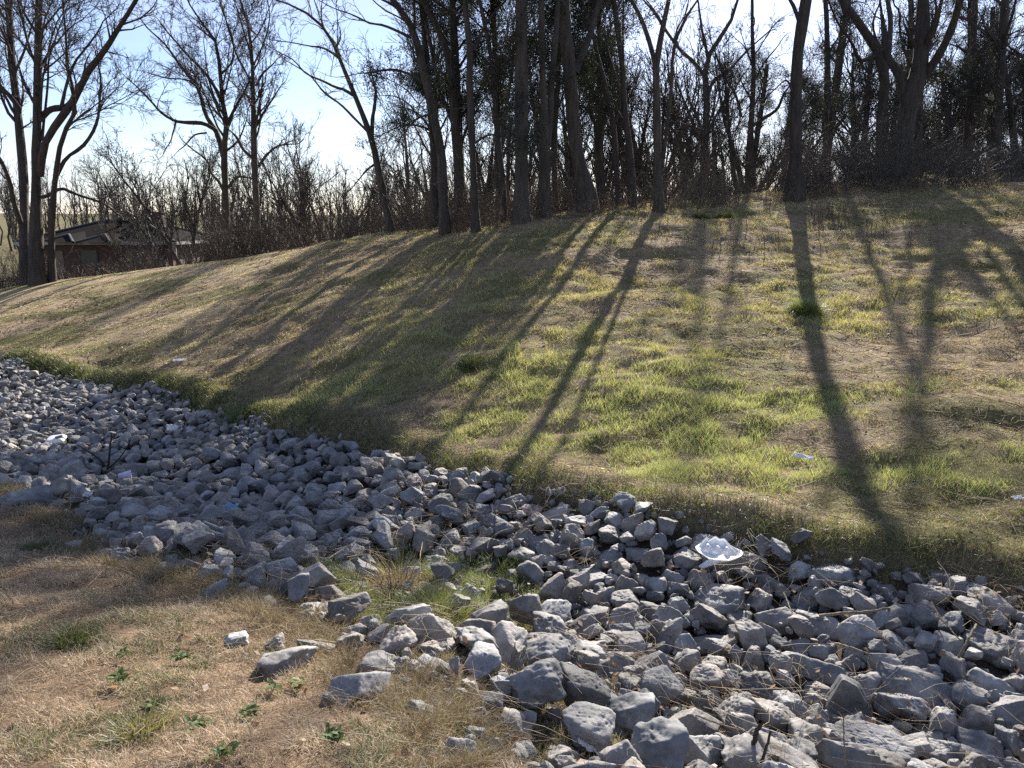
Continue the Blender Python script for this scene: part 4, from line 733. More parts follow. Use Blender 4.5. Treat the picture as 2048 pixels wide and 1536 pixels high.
# ---- prototypes for trees further back
def generic(seed, hgt, rad, kind='bare', nst=1, spread=.5, tw=.012, name=BT, label='', group=None, x=0, y=0, fol=0, fcol=None):
    g = float(Hw(x, y)); trunks = MB(); P0 = []; R0 = []
    for s in range(nst):
        K = 14; P = np.zeros((K, 3)); P[0] = (x+rng.normal(0, .3)*(nst > 1), y+rng.normal(0, .3)*(nst > 1), g-.2); d = norm(np.array([rng.normal(0, .36)*(nst > 1)*1.6, rng.normal(0, .2), 1.])); 
        for k in range(1, K): d = norm(d+rng.normal(0, .05, 3)+np.array([0, 0, .04])); P[k] = P[k-1]+d*hgt/(K-1)
        R = rad*(1-np.linspace(0, 1, K))**.8+.012; R[0] *= 1.4; P0.append(P); R0.append(R)
    P0 = np.array(P0); R0 = np.array(R0); tubes(trunks, P0, R0, 8); crown = MB()
    if kind == 'bare':
        L1, R1 = growth(P0[:, 2:], R0[:, 2:], 1.9, 0, .97, .52, spread, .26, 8, .12, .5, .02, lmin=1.3); L2, R2 = growth(L1, R1, 2.1, .15, 1, .45, .6, .12, 6, .14, .5, .013, lmin=.7)
        L3, R3 = growth(L2, R2, 3.0, .15, 1, .5, .55, .08, 4, .14, .5, tw, lmin=.5); L4, R4 = growth(L3, R3, 3.2, .2, 1, .6, .5, .05, 3, .12, .6, tw*.7, lmin=.35); tubes(crown, L1, R1, 5); tubes(crown, L2, R2, 3); tubes(crown, L3, R3, 3); tubes(crown, L4, R4, 3)
    e = empty(name, (x, y, g), label, 'tree', group); off = np.array([x, y, g])
    for m in (trunks, crown): m.V = [v-off for v in m.V]
    obj('trunk', trunks.mesh('trunk', M_BARK), e); obj('crown', crown.mesh('crown', M_TWIG), e)
    if fol:
        src = np.concatenate([L3.reshape(-1, 3), L2.reshape(-1, 3)]); c = src[rng.integers(0, len(src), fol)]+rng.normal(0, .25, (fol, 3)); leafcloud('foliage', c-off, e, fcol, .09)
    print('generic', trunks.n, crown.n); return e
def copy_tree(o, loc, rz, sc, label, group):
    r = o.copy(); COL.objects.link(r); r.location = loc; r.rotation_euler = (0, 0, rz); r.scale = (sc,)*3; r['label'] = label
    if group: r['group'] = group
    elif 'group' in r: del r['group']
    for ch in o.children:
        c = ch.copy(); COL.objects.link(c); c.parent = r
    return r
protos = [generic(1, 13, .24, spread=.55), generic(2, 12, .2, nst=3, spread=.5), generic(3, 15, .28, spread=.65), generic(4, 9, .13, nst=4, spread=.45, tw=.011)]
protos[0]['label'] = ''
for u, Yc_ in CEDARS:
    x = (u-1024)/FPX*Yc_; copy_tree(ce, (x, Yc_, float(Hw(x, Yc_))), rng.uniform(0, 6), rng.uniform(.85, 1.25), 'shaggy dark cedar deep in the wood at the far right', 'shaggy cedars deep in the right-hand wood')
BG = [ # u, v of crown top, Y, proto, label
 (585,225,52,1,'bare many-stemmed tree with a fine rounded crown, centre-left behind the leaning tree'),
 (660,235,50,3,'smaller reddish-twigged bare tree just left of the leaning tree foot'),
 (625,250,58,0,'pale bare tree between the two twiggy ones left of the leaning tree'),
 (555,330,46,3,'low wide-branching bare tree beside the straight-trunked tree'),
 (420,290,60,2,'bare tree seen through the forked tree'),
 (285,285,85,0,'hazy pale bare tree standing alone above the distant house roof'),
 (705,330,44,3,'crooked short tree leaning right near the foot of the leaning tree'),
 (810,300,40,1,'spreading thicket tree left of the ivy-covered trunk'),
  (290,405,42,3,'low twiggy tree in front of the chimney end of the house'),
 (850,330,34,3,'bushy bare sapling cluster just left of the ivy-covered trunk')]
first = {}
for (u, v, Yd, pi, lab) in BG:
    p = at(u, v, Yd); g = float(Hw(p[0], Yd)); hh = p[2]-g; base_h = [13, 12, 15, 9][pi]*1.12; sc = hh/base_h
    if pi not in first:
        e = protos[pi]; e.location = (p[0], Yd, g); e.scale = (sc,)*3; e['label'] = lab; first[pi] = 1
    else: copy_tree(protos[pi], (p[0], Yd, g), rng.uniform(0, 6), sc, lab, None)
# the dark twiggy tree holding leaves above the house, and its neighbour
d1 = at(345, 270, 55); e = generic(9, 10.2, .16, nst=4, spread=.55, x=float(d1[0]), y=55, tw=.012, label='dense dark tree still holding leaves, between the house and the forked tree', fol=9000, fcol=(.03, .027, .022))
# a file of trees in the far wood behind the grove: individuals where they can be told apart
k = 0
for Yd, n, umin, umax in ((26, 6, 900, 1500), (31, 7, 1050, 2150), (40, 17, 820, 2150), (52, 19, 780, 2150)):
    for i in range(n):
        u = umin+(umax-umin)*(i+rng.uniform(.1, .9))/n
        if 1270 < u < 1300 and Yd == 26: continue
        x = (u-1024)/FPX*Yd; pi = int(rng.integers(0, 4)); sc = rng.uniform(.34, .52) if Yd < 35 else rng.uniform(.75, 1.05)
        copy_tree(protos[pi], (x, Yd+rng.uniform(-2, 2), float(Hw(x, Yd))), rng.uniform(0, 6), sc, 'slim bare grey tree standing deep in the wood behind the front trunks', 'bare trees deep in the wood behind the front trunks')
# trees standing beyond the frame on the left whose shadows fall across the lawn are part of the same row
# ---- far woodland mass
mb = MB(); P0 = []; R0 = []
xs = []
for Yd, n, hm in ((95, 150, 9), (130, 220, 11), (190, 260, 15)):
    a = rng.uniform(-.85, .85, n); x = a*Yd; y = Yd+rng.uniform(-12, 12, n); xs.append(np.c_[x, y, Hw(x, y), hm*rng.uniform(.6, 1.15, n)])
xs = np.concatenate(xs); N = len(xs); K = 6; tt = np.linspace(0, 1, K)
P0 = np.stack([xs[:, :1]+rng.normal(0, .3, (N, K)), xs[:, 1:2]+rng.normal(0, .3, (N, K)), xs[:, 2:3]+xs[:, 3:4]*tt[None]], -1); R0 = (.16*(1-tt)+.03)[None]*np.ones((N, 1))
tubes(mb, P0, R0, 4); L1, R1 = growth(P0[:, 1:], R0[:, 1:], 1.6, 0, 1, .38, .6, .25, 5, .14, .5, .035, lmin=1.5); L2, R2 = growth(L1, R1, 1.2, .1, 1, .5, .6, .12, 3, .14, .6, .028, lmin=1.0); tubes(mb, L1, R1, 3); tubes(mb, L2, R2, 3)
print('woodland', mb.n); o = obj('distant_woodland', mb.mesh('distant_woodland', M_TWIG)); tag(o, 'far-off bare winter woodland along the horizon', 'woodland', kind='stuff')
# ------------------------------------------------------------------ undergrowth
def crestY(u): return np.interp(u, [-200, 0, 300, 500, 700, 850, 1000, 1300, 1700, 2250], [27.3, 27.3, 27.3, 25.3, 22.8, 20.8, 17.4, 18.2, 20.0, 20.2])
def brush(n, nm, lab, u0, u1, dep, hm, c0, c1, leaf=0, wig=.12, r=.004, lc=None, off=0.0, hvar=.45):
    u = rng.uniform(u0, u1, n); Yc = crestY(u)+off+rng.uniform(0, 1, n)**1.2*dep; x = (u-1024)/FPX*Yc; pn = fbm(x/1.0, Yc/1.3, o=3, seed=55+abs(int(u0))); k = (pn > .44) & ~((u > 120) & (u < 390) & (rng.uniform(size=n) < .5)); x, Yc, pn, u = x[k], Yc[k], pn[k], u[k]; N = len(x)
    ln = hm*(.12+2.0*np.maximum(0, pn-.36))*1.25*rng.uniform(1-hvar, 1+hvar, N)*np.where(rng.uniform(size=N) < .03, 1.8, 1)*np.where((u > 120) & (u < 390), .62, 1); K = 6; P = np.zeros((N, K, 3)); P[:, 0] = np.c_[x, Yc, Hw(x, Yc)-.05]; d = norm(np.c_[rng.normal(0, .38, (N, 2)), np.ones(N)])
    for k in range(1, K): d = norm(d+rng.normal(0, wig, (N, 3))+np.array([0, 0, -.03])); P[:, k] = P[:, k-1]+d*(ln/(K-1))[:, None]
    R = r*rng.uniform(.6, 1.8, N)[:, None]*np.array([1.3, 1.1, 1, .8, .6, .4]); m = MB(); tubes(m, P, R, 3)
    L1, R1 = growth(P, R, 2.8, .15, 1, .35, .7, .08, 4, .18, .7, r*.55, lmin=.2); tubes(m, L1, R1, 3)
    L2, R2 = growth(L1, R1, 3.0, .1, 1, .5, .6, .03, 3, .18, .8, r*.5, lmin=.12); tubes(m, L2, R2, 3)
    cc = lambda M_, K_: np.repeat(lerp(np.array(c0), np.array(c1), rng.uniform(size=M_)), K_*3, 0); m.C = [cc(N, K), cc(len(L1), 4), cc(len(L2), 3)]
    o = obj(nm, m.mesh(nm, M_BRUSH)); tag(o, lab, 'undergrowth', kind='stuff'); print(nm, m.n)
    if leaf:
        src = np.concatenate([L2.reshape(-1, 3), L1.reshape(-1, 3)]); c = src[rng.integers(0, len(src), leaf)]+rng.normal(0, .03, (leaf, 3))
        l = leafcloud(nm+'_leaves', c, None, lc, .022, M_STRAW); tag(l, 'small dead leaves clinging to the '+lab[:40], 'leaves', kind='stuff')
brush(4300, 'left_thicket', 'dark tangled brown thicket along the lawn at the left', -150, 740, 6.5, 1.55, (.05, .036, .027), (.12, .09, .066), 22000, lc=(.10, .07, .05), r=.006)
brush(3100, 'wood_edge_brush', 'tall thin brown saplings and briars under the middle trees', 700, 1620, 4.5, 1.35, (.07, .05, .036), (.19, .145, .105), 15000, lc=(.10, .075, .055), r=.004)
brush(2600, 'right_thicket', 'low dense grey-brown briars under the right-hand trees', 1560, 2200, 5.0, 1.4, (.055, .044, .036), (.14, .115, .09), 12000, lc=(.10, .075, .055), r=.0045)
brush(1500, 'low_briars', 'low dead weeds fringing the foot of the wood', 850, 2150, .9, .45, (.10, .07, .045), (.22, .16, .10), 5000, lc=(.22, .15, .09), off=-.45, r=.003)
# dead upright stubs on the upper slope
def stubs():
    P = []
    for _ in range(46):
        p = hit(rng.normal(1665, 30), rng.normal(440, 9)); P.append(p)
    for _ in range(40):
        p = hit(rng.uniform(1300, 2040), rng.uniform(400, 520)); P.append(p)
    P = np.array(P); N = len(P); hh = rng.uniform(.08, .3, N); tt = np.linspace(0, 1, 3); q = P[:, None, :]+np.array([0, 0, 1.])*hh[:, None, None]*tt[None, :, None]+rng.normal(0, .015, (N, 3, 3)); m = MB(); tubes(m, q, np.full((N, 3), .008), 4); m.C = [np.full((m.n, 3), (.11, .075, .05))]
    o = obj('weed_stubs', m.mesh('weed_stubs', M_BRUSH)); tag(o, 'dead upright weed stubs on the upper slope', 'weeds', kind='stuff')
stubs()
# ------------------------------------------------------------------ house beyond the trees
def box(mb, x0, x1, y0, y1, z0, z1):
    V = [(x0,y0,z0),(x1,y0,z0),(x1,y1,z0),(x0,y1,z0),(x0,y0,z1),(x1,y0,z1),(x1,y1,z1),(x0,y1,z1)]
    mb.add(V, np.array([(0,3,2,1),(4,5,6,7),(0,1,5,4),(1,2,6,5),(2,3,7,6),(3,0,4,7)]))
def brickmat():
    m, nt, out = newmat('red_brick'); L = nt.links.new; tcn = nd(nt, 'ShaderNodeTexCoord'); mpn = nd(nt, 'ShaderNodeMapping', Rotation=(PI/2, 0, 0)); L(tcn.outputs['Object'], mpn.inputs[0])
    b = nd(nt, 'ShaderNodeTexBrick', Scale=5.0); b.inputs['Color1'].default_value = (.11, .04, .028, 1); b.inputs['Color2'].default_value = (.07, .03, .02, 1); b.inputs['Mortar'].default_value = (.12, .11, .10, 1); L(mpn.outputs[0], b.inputs[0])
    p = nd(nt, 'ShaderNodeBsdfPrincipled', Roughness=.9); L(b.outputs[0], p.inputs[0]); L(p.outputs[0], out.inputs[0]); return m
def dull(m):
    [n for n in m.node_tree.nodes if n.type == 'BSDF_PRINCIPLED'][0].inputs['Specular IOR Level'].default_value = .03; return m
M_BRICK = brickmat(); M_ROOF = dull(plain('asphalt_shingles', (.018, .016, .016), 1.0, noise=5.0)); M_TRIM = plain('pale_trim', (.3, .3, .3), .6); M_GLASS = plain('window_glass', (.05, .06, .07), .1); M_VENT = plain('black_metal', (.02, .02, .02), .5); M_RIDGE = plain('pale_ridge_cap', (.07, .068, .065), .8)
def house():
    Yh = 56.0; R = at(350, 484, Yh); xe = R[0]; ez = R[2]; gz = ez-2.7; xw = xe-11.5; yn = Yh; yf = Yh+9; rz = at(240, 441, Yh+4.5)[2]
    h = empty('ranch_house', ((xe+xw)/2, Yh+4, gz), 'low brick ranch house with a dark hipped roof, seen through the trees at the left', 'house'); off = np.array(h.location)
    def part(nm, mb, mat, parent=None, smooth=False):
        mb.V = [v-off for v in mb.V]; return obj(nm, mb.mesh(nm, mat, smooth), parent or h)
    m = MB(); box(m, xw+.5, xe-.5, yn+.5, yf-.5, gz-.6, ez-.1); part('wall', m, M_BRICK)
    m = MB(); ym = (yn+yf)/2; x1, x2 = xw+4.3, xe-4.3
    V = [(xw,yn,ez),(xe,yn,ez),(xe,yf,ez),(xw,yf,ez),(x1,ym,rz),(x2,ym,rz)]; m.add(V, np.array([(0,1,5,4),(2,3,4,5)])); m.add(V, np.array([(1,2,5),(3,0,4)])); m.add(np.array(V)[:4]-[0,0,.02], np.array([(3,2,1,0)]))
    # two hipped bays projecting to the front
    for bx in (xe-5.0, xe-7.6):
        w = 1.2; V = [(bx-w,yn-1.6,ez+.02),(bx+w,yn-1.6,ez+.02),(bx+w,yn+.3,ez+.05),(bx-w,yn+.3,ez+.05),(bx,yn+.1,ez+(rz-ez)*.34),(bx,ym-2.2,ez+(rz-ez)*.50)]
        m.add(V, np.array([(1,2,5,4),(3,0,4,5)])); m.add(V, np.array([(0,1,4)]))
    roof = part('roof', m, M_ROOF)
    m = MB(); lines = [((x1,ym,rz),(x2,ym,rz)),((xe,yn,ez),(x2,ym,rz)),((xw,yn,ez),(x1,ym,rz)),((xe,yf,ez),(x2,ym,rz))]
    for bx in (xe-5.0, xe-7.6): lines += [((bx-1.2,yn-1.6,ez),(bx,yn+.1,ez+(rz-ez)*.34)),((bx+1.2,yn-1.6,ez),(bx,yn+.1,ez+(rz-ez)*.34))]
    for a, b in lines: tubes(m, np.array([[a, b]])+np.array([0, 0, .03]), np.full((1, 2), .09), 6)
    part('ridge_cap', m, M_RIDGE)
    m = MB(); box(m, xw-.05, xe+.05, yn-.12, yn, ez-.2, ez+.0); box(m, xe+.0, xe+.12, yn, yf, ez-.2, ez+.0); part('gutter', m, M_TRIM)
    m = MB(); box(m, xe-3.6, xe-2.9, ym+.2, ym+1.0, ez+.2, rz+.55); box(m, xe-3.68, xe-2.82, ym+.12, ym+1.08, rz+.55, rz+.65); part('chimney', m, M_BRICK)
    for du in (236, 261, 291):
        p = at(du, 447, Yh+3); m = MB(); a = np.arange(10)*PI/5; zz = rz-.12; V = [(p[0]+.2*math.cos(t), ym-1.2+.2*math.sin(t), zz-.3) for t in a]+[(p[0]+.2*math.cos(t), ym-1.2+.2*math.sin(t), zz+.1) for t in a]+[(p[0]+.32*math.cos(t), ym-1.2+.32*math.sin(t), zz+.12) for t in a]+[(p[0]+.2*math.cos(t), ym-1.2+.2*math.sin(t), zz+.36) for t in a]
        f = [(i+10*k, (i+1) % 10+10*k, (i+1) % 10+10*(k+1), i+10*(k+1)) for k in range(3) for i in range(10)]; m.add(V, np.array(f)); m.add([V[30+i] for i in range(10)]+[(p[0], ym-1.2, zz+.4)], np.array([(i, (i+1) % 10, 10) for i in range(10)])); part('roof_vent', m, M_VENT, smooth=True)
    for wx in (xe-3.2, xe-6.5):
        m = MB(); box(m, wx-.62, wx+.62, yn+.44, yn+.5, ez-1.75, ez-.55); f = part('window', m, M_VENT)
        m = MB(); box(m, wx-.54, wx+.54, yn+.425, yn+.437, ez-1.67, ez-.63); m.V = [v-off for v in m.V]; obj('pane', m.mesh('pane', M_GLASS, False), f)
    m = MB(); box(m, xe-9.3, xe-8.4, yn+.44, yn+.5, gz, gz+2.05); part('door', m, plain('door_paint', (.16, .10, .07), .5))
    m = MB(); box(m, xe-.12, xe-.02, yn+.1, yn+.2, gz-.3, ez-.2); part('porch_post', m, M_TRIM)
house()
# ------------------------------------------------------------------ weeds, tufts, litter, sticks
def tuft(u, v, spread, hh, n, ca, cb_, lab, cat='grass tuft', name='grass_tuft', lean=.9, group=None):
    p = hit(u, v); x = rng.normal(0, spread*.45, n); y = rng.normal(0, spread*.45, n); r = np.hypot(x, y)/spread
    c = lerp(np.array(ca), np.array(cb_), rng.uniform(size=n))*rng.uniform(.7, 1.3, n)[:, None]; az = np.arctan2(y, x)+rng.normal(0, .4, n)
    z = H(p[0]+x, p[1]+y)-p[2]; V, F, C = blades(np.c_[x, y, z-.01], hh*rng.uniform(.5, 1.2, n), np.full(n, max(.003, np.hypot(p[0], p[1])*.0006)), np.clip(r*lean+rng.uniform(0, .3, n), 0, 1.4), az, c*.5, c)
    o = obj(name, mkmesh(name, V, F, M_GRASS, False, C), loc=p); tag(o, lab, cat, group)
tuft(1612, 626, .20, .26, 1500, GREEN, GREEN*1.7, 'big round dark green grass clump alone on the sunlit slope')
tuft(940, 730, .18, .14, 800, GREEN, GREEN*1.2, 'medium green grass clump in the shaded middle of the slope')
tuft(1450, 436, .16, .18, 600, GREEN, GREEN*1.1, 'green grass clump at the top of the slope, right one of two')
tuft(1402, 436, .13, .16, 450, GREEN, GREEN*1.1, 'green grass clump at the top of the slope, left one of two')
tuft(478, 846, .2, .32, 500, DGREEN*1.2, GREEN*1.2, 'upright green grass tuft at the far rim of the shaded rock bed')
tuft(85, 1100, .16, .10, 700, DGREEN, GREEN, 'dark green grass tuft in shade at the left edge of the brown bank')
tuft(140, 1282, .12, .09, 600, DGREEN, GREEN*1.1, 'small green grass tuft left on the brown bank above the leafy weeds')
tuft(280, 1468, .13, .09, 700, GREEN, YEL, 'spindly yellow-green grass tuft low on the brown bank')
tuft(870, 1235, .25, .22, 1900, GREEN, GREEN*1.8, 'bright green grass tuft at the front of the grassy gap')
tuft(1330, 1495, .16, .10, 1200, GREEN*1.2, YEL, 'bright green grass tuft among straw at the bottom edge')
tuft(800, 1190, .16, .30, 420, BROWN*1.5, STRAW*1.4, 'pale straw-coloured tuft standing at the left of the grassy gap', lean=.6)
def weed(u, v, n, s, lab, broad=False):
    p = hit(u, v); m = MB(); 
    for i in range(n):
        az = rng.uniform(0, 2*PI); L = s*rng.uniform(.3, 1.05)*(1.5 if broad else 1); w = L*(.30 if broad else .27); el = rng.uniform(.15, 1.1); o_ = rng.normal(0, s*.45, 3)*[1, 1, 0]; K = 5; t = np.linspace(0, 1, K)
        prof = np.sin(t*PI*.86+.25)**.8*w; prof[-1] *= .25; c = np.c_[np.cos(az)*t*L*np.cos(el*(1-t*.5)), np.sin(az)*t*L*np.cos(el*(1-t*.5)), np.sin(el)*t*L*(1-.4*t)]+o_+[0, 0, .01]
        sd_ = np.array([-math.sin(az), math.cos(az), 0]); fold = np.array([0, 0, 1])*.35; V = np.concatenate([c-(sd_-fold)*prof[:, None], c, c+(sd_+fold)*prof[:, None]])
        f = [(a*K+k, a*K+k+1, (a+1)*K+k+1, (a+1)*K+k) for a in (0, 1) for k in range(K-1)]; col = lerp(np.array([.07, .10, .035]), np.array([.17, .215, .08]), rng.uniform(size=1))[0]; m.add(V, np.array(f), np.broadcast_to(col, (len(V), 3)))
    me = m.mesh('weed', M_BROAD); o = obj('leafy_weed', me, loc=p+np.array([0, 0, .022])); tag(o, lab, 'weed')
weed(242, 1372, 60, .036, 'dark green leafy weed clump at the left middle of the brown bank')
weed(365, 1330, 50, .034, 'green leafy weed clump right of the dark one on the brown bank')
weed(246, 1324, 30, .032, 'shaded small weed just above the dark leafy clump')
weed(500, 1440, 50, .032, 'bright green leafy weed clump low in the middle of the brown bank')
weed(668, 1492, 100, .036, 'large bright green leafy weed patch near the bottom edge')
weed(300, 1430, 34, .04, 'sprawling pale green weed on the brown bank low left')
weed(405, 1465, 26, .04, 'small lime green weed beside the spindly grass tuft')
weed(450, 1520, 26, .035, 'tiny weed at the bottom edge left of the large leafy patch')
weed(548, 1385, 9, .038, 'broad-leaved dock weed with upright leaves on the brown bank', True)
weed(595, 1378, 9, .035, 'broad-leaved dock weed beside the small grey stone', True)
M_FOAM = plain('white_foam', (.86, .87, .88), .5, .25); M_PAPER = plain('white_paper', (.8, .8, .79), .7, .3); M_BLUE = plain('pale_blue_plastic', (.45, .62, .85), .25, .4); M_CUP = plain('lilac_cup', (.6, .58, .78), .5)
def sheet(u, v, w, d, lab, cat, nm, mat, rz=0, crumple=.3, curl=0, up=.12, tilt=0, seed=1, n=22):
    p = hit(u, v, up=up); gx_, gy_ = np.meshgrid(np.linspace(-.5, .5, n), np.linspace(-.5, .5, n), indexing='ij')
    f = fbm(gx_*4+seed*7.1, gy_*4+3, o=3, seed=seed)-.5; f2 = np.abs(vnoise(gx_*6+seed, gy_*6+9, seed=seed+5)-.5); sx = w*(1-crumple*.25*(fbm(gx_*3, gy_*3+seed, o=2, seed=seed+2)))
    X_ = gx_*sx; Y_ = gy_*d*(1+.2*f); Z_ = crumple*w*(f*.9+f2*.6)+curl*w*(gx_**2*2+gy_**3)
    if tilt: Y_, Z_ = Y_*math.cos(tilt)-Z_*math.sin(tilt), Y_*math.sin(tilt)+Z_*math.cos(tilt)
    idx = np.arange(n*n).reshape(n, n); Q = np.stack([idx[:-1, :-1], idx[1:, :-1], idx[1:, 1:], idx[:-1, 1:]], -1).reshape(-1, 4)
    top = np.stack([X_, Y_, Z_], -1).reshape(-1, 3); bot = top-[0, 0, .003]; E = np.concatenate([idx[0, :], idx[1:, -1], idx[-1, -2::-1], idx[-2:0:-1, 0]]); E2 = np.roll(E, -1); side = np.stack([E, E2, E2+n*n, E+n*n], 1)
    o = obj(nm, mkmesh(nm, np.concatenate([top, bot]), [np.concatenate([Q, Q[:, ::-1]+n*n, side])], mat, True), loc=p); o.rotation_euler = (0, 0, rz); tag(o, lab, cat); return o
def foam_scrap():
    p = at(1438, 1108, 5.35); q = hit(1438, 1108, up=.16); p = q; e = empty('foam_plate', p, 'crumpled white foam plate lying on the long blue-grey boulder', 'litter')
    n = 96; th, rr = np.meshgrid(np.linspace(0, 2*PI, n, endpoint=False), np.linspace(0, 1, 48), indexing='ij'); R_ = .135*rr; X_ = R_*np.cos(th)*1.25; Y_ = R_*np.sin(th)*.8; Z_ = .03*sstep(.7, 1, rr)+.04*(fbm(X_*7, Y_*7+2, o=2, seed=3)-.5)+.055*sstep(.005, .03, Y_)*sstep(.15, .05, np.abs(X_+.01))*(.85+.15*np.cos(X_*85+.4))+.012*(fbm(X_*30, Y_*30, o=2, seed=8)-.5)-.02*sstep(.0, -.1, Y_)
    V = np.stack([X_, Y_, Z_], -1).reshape(-1, 3); idx = np.arange(n*48).reshape(n, 48); nx_ = np.roll(idx, -1, 0); Q = np.stack([idx[:, :-1], idx[:, 1:], nx_[:, 1:], nx_[:, :-1]], -1).reshape(-1, 4); V2 = V-[0, 0, .006]
    obj('plate', mkmesh('plate', np.concatenate([V, V2]), [np.concatenate([Q, Q[:, ::-1]+len(V)])], M_FOAM), e)
    m = MB(); b = [(-.17,-.115,-.035),(-.14,-.14,-.03),(.03,-.085,.0),(.02,-.03,.012),(-.10,-.07,-.012)]; V = np.array(b+[(a, c, z-.012) for a, c, z in b]); m.add(V, np.array([(i, (i+1) % 5, (i+1) % 5+5, i+5) for i in range(5)])); m.add(V, np.array([(0,1,2),(0,2,3),(0,3,4),(5,7,6),(5,8,7),(5,9,8)])); obj('torn_flap', m.mesh('torn_flap', M_FOAM, False), e)
foam_scrap()
def clamshell():
    p = hit(113, 884, up=.10); e = empty('takeout_box', p, 'closed white foam takeout box lying on the rocks at the left', 'box'); e.rotation_euler = (.12, -.05, .25)
    def slab(w, d, z0, z1, ins, nm):
        def ring(w_, d_, z): a = np.linspace(0, 2*PI, 32, endpoint=False); c = np.cos(a); s = np.sin(a); return np.c_[np.sign(c)*np.abs(c)**.35*w_/2, np.sign(s)*np.abs(s)**.35*d_/2, np.full(32, z)]
        rings = [ring(w, d, z0), ring(w, d, z0+(z1-z0)*.15), ring(w-ins, d-ins, z1-(z1-z0)*.1), ring(w-ins*1.5, d-ins*1.5, z1), ring(.01, .01, z1)]; m = MB(); V = np.concatenate(rings); i = np.arange(32)
        m.add(V, np.concatenate([np.stack([i+32*k, (i+1) % 32+32*k, (i+1) % 32+32*(k+1), i+32*(k+1)], 1) for k in range(4)])); obj(nm, m.mesh(nm, M_FOAM), e)
    slab(.25, .25, .035, .075, .05, 'lid'); slab(.25, .25, .032, -.005, .05, 'tray')
clamshell()
sheet(349, 857, .22, .17, 'crumpled white paper on the far side of the shaded rocks', 'litter', 'crumpled_paper', M_PAPER, .4, .35, up=.12, seed=2, tilt=.35)
sheet(359, 720, .24, .10, 'flat white paper scrap lying on the grass at the left', 'litter', 'paper_scrap', M_PAPER, .5, .10, up=.07, seed=3, tilt=.2)
sheet(1606, 913, .19, .05, 'long pale plastic strip lying in the sunlit grass', 'litter', 'plastic_strip', M_PAPER, -.7, .08, up=.07, seed=4, tilt=.5)
sheet(461, 1017, .15, .11, 'scrunched light blue plastic wrapper among the shaded rocks', 'litter', 'plastic_wrapper', M_BLUE, .2, .55, up=.12, seed=5, tilt=.4)
sheet(1182, 1490, .085, .11, 'small crumpled white paper among dry stems at the bottom edge', 'litter', 'crumpled_paper', M_PAPER, 1.2, .5, up=.06, seed=6, tilt=.5)
sheet(168, 988, .16, .07, 'flattened white wrapper on the left rocks below the lilac cup', 'litter', 'wrapper', M_PAPER, .1, .3, up=.12, seed=7, tilt=.3)
sheet(2035, 995, .10, .04, 'tiny white scrap in the grass at the right edge', 'litter', 'paper_scrap', M_PAPER, .3, .2, up=.05, seed=8, tilt=.3)
def cup():
    p = hit(238, 953, up=.14); m = MB(); K = 14; a = np.linspace(0, 2*PI, K, endpoint=False); prof = [(.0, 0), (.032, 0), (.045, .12), (.047, .122), (.044, .118), (.031, .006), (0, .006)]; V = np.concatenate([np.c_[np.cos(a)*r, np.sin(a)*r, np.full(K, z)] for r, z in prof]); i = np.arange(K)
    m.add(V, np.concatenate([np.stack([i+K*k, (i+1) % K+K*k, (i+1) % K+K*(k+1), i+K*(k+1)], 1) for k in range(len(prof)-1)])); o = obj('paper_cup', m.mesh('paper_cup', M_CUP), loc=p); o.rotation_euler = (1.45, 0, 1.9); tag(o, 'pale lilac cup lying on its side beside the dead sapling', 'cup')
cup()
M_STICK = barkmat('dry_stick', (.22, .17, .12), (.42, .35, .26), 20)
def stick(pts, r, lab, nm='stick', up=.16, r2=None, mat=None):
    P = np.array([hit(u, v, up=up+dz) for (u, v, dz) in pts]); P = catmull(np.c_[P, np.linspace(r, r2 or r*.7, len(P))], 12); m = MB(); off = P[0, :3].copy(); Q = P[:, :3]-off+rng.normal(0, r*.25, (12, 3)); tubes(m, Q[None], P[None, :, 3], 7)
    for s in (0, -1):
        pass
    o = obj(nm, m.mesh(nm, mat or M_STICK), loc=off); tag(o, lab, 'stick'); return o
stick([(1640,1231,0),(1700,1226,.02),(1780,1217,.04)], .010, 'long grey-brown stick lying flat over the rocks at the right')
stick([(1920,1315,.0),(1934,1283,.04),(1953,1248,.06)], .009, 'pale upright stick leaning beside the large lumpy boulder')
stick([(1670,1287,0),(1705,1296,.02),(1742,1310,.02)], .007, 'short bright split stick right of the jagged long rock')
stick([(1862,1205,0),(1885,1240,.02),(1920,1280,.02)], .006, 'thin dark twig sloping down left of the upright pale stick')
stick([(1568,1185,0),(1580,1215,.02),(1594,1243,.0)], .005, 'thin pale stem propped left of the long stick')
stick([(1722,1248,0),(1760,1270,.03),(1805,1305,.0)], .005, 'thin straight twig crossing below the right end of the long stick')
stick([(1500,1510,-.05),(1510,1478,.05),(1520,1440,.16)], .012, 'broken reddish-brown stub standing up at the bottom edge, left of two', mat=M_BARK)
stick([(1518,1536,-.05),(1532,1496,.05),(1541,1462,.12)], .007, 'thinner reddish-brown stub at the bottom edge, right of two', mat=M_BARK)
stick([(1690,1530,0),(1688,1470,.16),(1687,1425,.30)], .0035, 'thin bare stem rising in front of the triangular dark stone', r2=.002)
stick([(1390,1430,.0),(1440,1448,.0),(1490,1462,.02)], .004, 'long thin straw-coloured twig lying across the lower grass')
stick([(845,1085,0),(840,1125,.1),(842,1160,.1)], .004, 'thin dark twig standing in the middle rocks')
stick([(655,1118,0),(730,1075,.05),(742,1135,.0)], .004, 'bent dry stem arching over the middle of the rock bed')
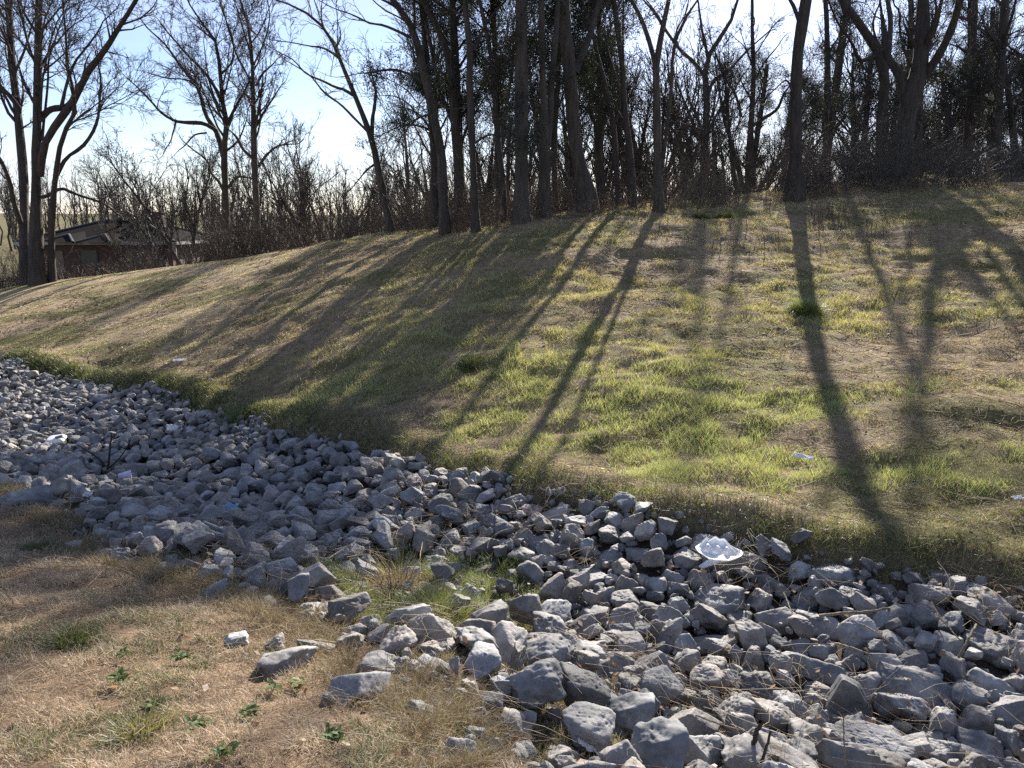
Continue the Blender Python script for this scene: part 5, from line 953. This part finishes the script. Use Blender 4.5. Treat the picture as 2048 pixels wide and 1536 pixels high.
def sapling():
    b = hit(214, 950, up=.05); e = empty('dead_sapling', b, 'dark leafless sapling sprouting from the shaded rocks at the left', 'sapling'); off = b; Yb = b[1]
    tr = [[(214,945,7),(205,925,5),(190,912,4),(172,900,3),(155,890,2)], [(214,945,7),(218,920,5),(220,895,4),(224,865,2)], [(211,1010,4),(212,975,4),(214,950,4)], [(211,1000,4),(200,1022,3),(184,1045,3)], [(214,940,4),(240,915,3),(262,880,2)]]
    P = []; R = []
    for k, t in enumerate(tr):
        p, r = to3([(u, v, w*.8) for u, v, w in t], Yb-.1*(k == 3), .2*(-1)**k); c = catmull(np.c_[p, r], 10); P.append(c[:, :3]-off); R.append(c[:, 3])
    P = np.array(P); R = np.array(R); m = MB(); tubes(m, P, R, 6); obj('stem', m.mesh('stem', M_BARKD), e); m = MB(); a, ar = growth(P, R, 8, .2, 1, .4, .7, .1, 5, .15, .5, .003, lmin=.12); tubes(m, a, ar, 3); a2, b2 = growth(a, ar, 8, .2, 1, .5, .6, .1, 3, .15, .5, .0025, lmin=.08); tubes(m, a2, b2, 3); obj('twigs', m.mesh('twigs', M_BARKD), e)
sapling()
def deadweed(u, v, hh, sp, n, c, lab):
    p = hit(u, v, up=.04); P = np.zeros((n, 6, 3)); P[:, 0, :2] = rng.normal(0, sp*.15, (n, 2)); d = norm(np.c_[rng.normal(0, .5, (n, 2)), np.ones(n)]); L = hh*rng.uniform(.5, 1.1, n)
    for k in range(1, 6): d = norm(d+rng.normal(0, .2, (n, 3))); P[:, k] = P[:, k-1]+d*(L/5)[:, None]
    R = np.full((n, 6), .0016); m = MB(); tubes(m, P, R, 3); a, b = growth(P, R, 30, .2, 1, .3, .7, .1, 3, .2, .7, .0011, lmin=.03); tubes(m, a, b, 3); m.C = [np.broadcast_to(np.array(c), (m.n, 3))*rng.uniform(.6, 1.4, (m.n, 1))]
    o = obj('dead_weed', m.mesh('dead_weed', M_STRAW), loc=p); tag(o, lab, 'weed')
deadweed(1795, 1445, .17, .22, 60, (.22, .11, .06), 'rusty brown dead weed in front of the big rounded boulder')
deadweed(1440, 1400, .12, .2, 45, (.13, .09, .06), 'dark brown dead weed nest between rocks left of the oval boulder')
deadweed(1755, 1285, .10, .12, 30, (.22, .13, .08), 'small wispy brown dead weed among rocks below the long stick')
deadweed(780, 1215, .30, .15, 12, (.14, .09, .06), 'thin tall brown dead weed at the left of the grassy gap')
